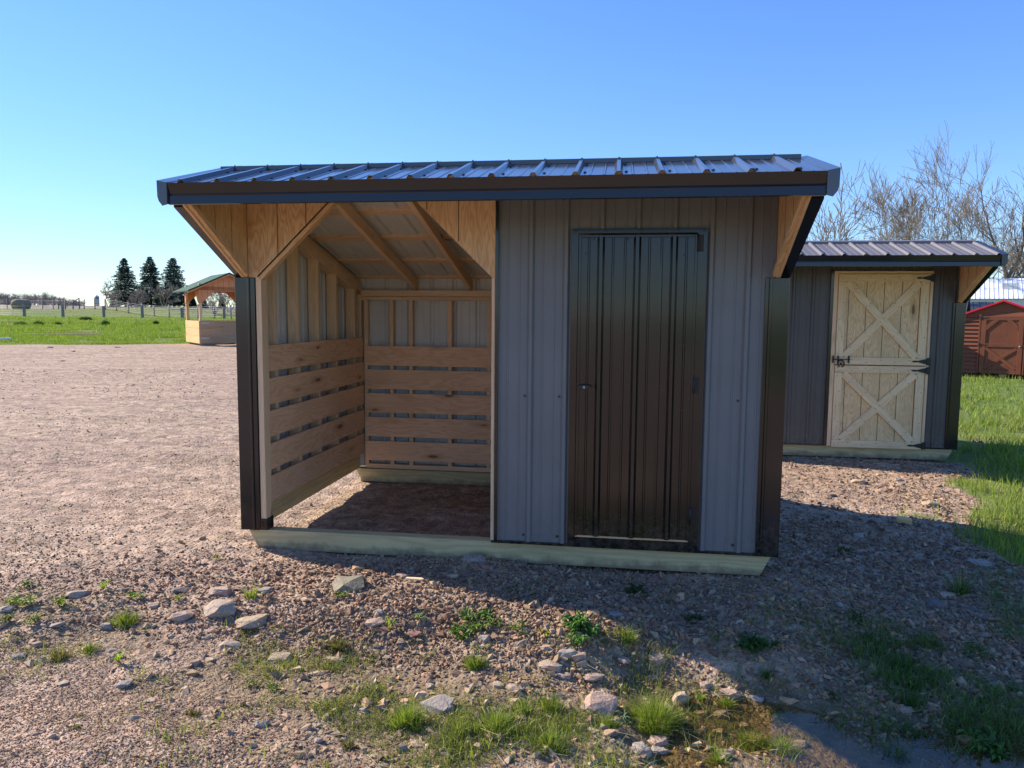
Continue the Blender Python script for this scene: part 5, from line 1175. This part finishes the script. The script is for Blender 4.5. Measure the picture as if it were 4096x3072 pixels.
for i, (zf, u, v, wv, hv, cols, nb, lb) in enumerate(TUFTS):
    px, py, sc = zf(u, v); x, y, z, t = ground_at(px, py+hv/sc*.38); w_ = wv/sc*t/FPX; h_ = hv/sc*t/FPX
    nb = int(nb*1.35); a = GS.uniform(0, 2*pi, nb); q = GS.rand(nb)**.62; rr = w_*.46; lob = 1+.35*np.sin(a*3+i)+.25*np.sin(a*5+2*i); q = q*lob; Q = np.stack([q*np.cos(a)*rr, q*np.sin(a)*rr*.85, 0*a], 1)
    if w_ > h_*1.6:   # a patch follows the ground
        Q[:, 2] = height(Q[:, 0]+x, Q[:, 1]+y)-z
    dirs = a+GS.normal(0, .5, nb); hh = h_*1.05*np.clip(1-.45*q, .2, 1)*(.35+.65*GS.rand(nb)**.6); bl_ = blades(Q, hh, .0032 if nb > 130 else .005, GS, 1.0, 4, cols, dirs, tan=.08 if cols is not MOSS else .3)
    o = mesh_np('grass_tuft', bl_[0], bl_[1], M['blade'], col=bl_[2]); o.location = (x, y, z-.004); tag(o, lb, 'grass tuft', 'grass tufts among the stones')
# broad-leaved weeds: rosettes of toothed leaves
def leaf_mesh(rg, base, a, L, wd, rise, cc, V, F, Cc, teeth=5):
    n_ = 2*teeth; b0 = len(V); dr = Vector((cos(a), sin(a), 0)); sd = Vector((-sin(a), cos(a), 0)); c = rg.uniform(.8, 1.6); col = (cc[0]*c*1.2, cc[1]*c*.92, cc[2]*c, 1)
    for i in range(n_+1):
        t = i/n_; wv = wd*sin(pi*min(1, t*.85+.12))**.8*(.55 if i % 2 else 1)*(1 if i < n_ else .05); z = rise*L*sin(t*2.2)*(1-.25*t); p = Vector(base)+dr*(L*t)+Vector((0, 0, z+.004))
        V += [tuple(p-sd*wv/2+Vector((0, 0, wv*.25))), tuple(p), tuple(p+sd*wv/2+Vector((0, 0, wv*.25)))]; Cc += [col]*3
    for i in range(n_):
        k = b0+3*i; F += [(k, k+1, k+4), (k, k+4, k+3), (k+1, k+2, k+5), (k+1, k+5, k+4)]
WEEDS = [
 (zB, 960, 560, 200, 120, (.07, .17, .03), 46, 'dense dark leafy clump, upper left of the two big ones before the shelter'), (zB, 900, 650, 230, 120, (.10, .22, .03), 50, 'bright leafy clump directly below the dense dark one'), (zB, 1620, 660, 250, 190, (.07, .20, .035), 70, 'big jagged-leaved clump at the shadow edge'),
 (zB, 572, 602, 90, 60, (.15, .25, .09), 16, 'pale green rosette left of the leafy clumps'), (zB, 1245, 650, 140, 90, (.13, .24, .06), 26, 'light green leafy weed between the two big clumps'), (zB, 412, 660, 50, 80, (.20, .34, .03), 4, 'single bright upright sprout on the gravel'), (zB, 95, 440, 120, 70, (.10, .19, .03), 22, 'leafy weed at the foot of the olive tan boulder'), (zB, 1385, 700, 90, 40, (.19, .28, .03), 10, 'yellow green small weed left of the jagged clump'), (zB, 1090, 610, 120, 110, (.10, .18, .04), 24, 'small leafy weed right of the dense dark clump'),
 (zB, 1920, 1230, 150, 90, (.10, .19, .10), 24, 'grey green leafy weed beside the broad boulder'), (zB, 985, 775, 90, 60, (.14, .24, .10), 12, 'pale leafy weed just under the squarish grey stone'), (zB, 1190, 425, 60, 30, (.15, .25, .03), 6, 'tiny weed on the edge of the shelter shadow'),
 (zA, 620, 530, 100, 90, (.17, .33, .03), 14, 'bright green leafy weed at the top of the left weed strip'), (zA, 850, 590, 120, 80, (.15, .30, .03), 18, 'bright leafy weed above the grass tuft in the left strip'), (zA, 1100, 615, 120, 70, (.17, .30, .04), 12, 'sprawling weed left of the pink rocks'), (zA, 735, 985, 90, 90, (.19, .36, .03), 7, 'bright upright weed alone below the left strip'), (zA, 400, 610, 130, 130, (.15, .26, .03), 26, 'upright leafy weed right of the flat pink slab'), (zA, 170, 510, 140, 60, (.09, .15, .03), 24, 'dark leafy weed at the upper far left'), (zA, 130, 620, 180, 100, (.13, .23, .03), 34, 'leafy weed patch at the far left'), (zA, 40, 740, 130, 110, (.10, .17, .04), 28, 'leafy weed patch cut by the left edge'), (zA, 200, 740, 120, 70, (.15, .25, .04), 20, 'weed below the long flat grey stone'), (zA, 1680, 1175, 110, 60, (.13, .21, .04), 16, 'leafy weed at the lower right of the rubble'), (zA, 1555, 1150, 110, 60, (.12, .19, .04), 12, 'thin leafy weed left of its twin below the rubble'), (zA, 1345, 365, 50, 26, (.2, .28, .04), 6, 'tiny yellow green weed on the open gravel'),
 (zC, 620, 840, 230, 130, (.05, .14, .03), 60, 'dark leafy clump alone on the shaded gravel'), (zC, 1150, 290, 74, 60, (.06, .13, .03), 18, 'little round weed on the shaded gravel beside the shelter'), (zC, 2000, 1430, 260, 190, (.08, .20, .04), 70, 'large leafy clump at the lower right, by the dark pool'), (zC, 240, 700, 130, 90, (.05, .10, .03), 24, 'dark weed on shaded gravel below the door'), (zC, 1200, 700, 160, 60, (.05, .12, .03), 22, 'shaded flat weed at the top of the right slope patch'), (zC, 1560, 1090, 200, 70, (.06, .14, .03), 34, 'shaded leafy weed beneath the right slope grass'), (zC, 2150, 1130, 120, 60, (.07, .15, .04), 16, 'shaded leafy weed by the right edge'), (zC, 300, 1180, 60, 50, (.18, .30, .05), 9, 'tiny bright weed among the bank rocks'), (zB, 1960, 410, 200, 90, (.05, .11, .03), 34, 'dark spreading weed in shade below the door sill'),
]
for i, (zf, u, v, wv, hv, cc, nl, lb) in enumerate(WEEDS):
    px, py, sc = zf(u, v); x, y, z, t = ground_at(px, py+hv/sc*.30); w_ = wv/sc*t/FPX; h_ = hv/sc*t/FPX; rg = random.Random(500+i); V, F, Cc = [], [], []
    nl = int(nl*1.5); ncl = max(1, nl//9)
    for k in range(ncl):
        a0 = rg.random()*6.28; q = sqrt(rg.random())*w_*.40 if ncl > 1 else 0; bx, by = q*cos(a0), q*sin(a0)*.8; bz = hz(x+bx, y+by)-z
        for j in range(max(3, nl//ncl)):
            L = rg.uniform(.5, 1.0)*max(.05, w_*(.68 if ncl == 1 else .40)); rise = min(1.6, h_/max(w_, .01)*rg.uniform(.5, 1.5)+(.9 if nl < 8 else 0)); leaf_mesh(rg, (bx, by, bz), rg.random()*6.28, L, L*rg.uniform(.22, .38), rise, cc, V, F, Cc, 4)
    o = mesh_np('leafy_weed', V, F, M['blade'], col=Cc); o.location = (x, y, z); tag(o, lb, 'weed', 'leafy weeds among the stones')
S.render.engine = 'CYCLES'
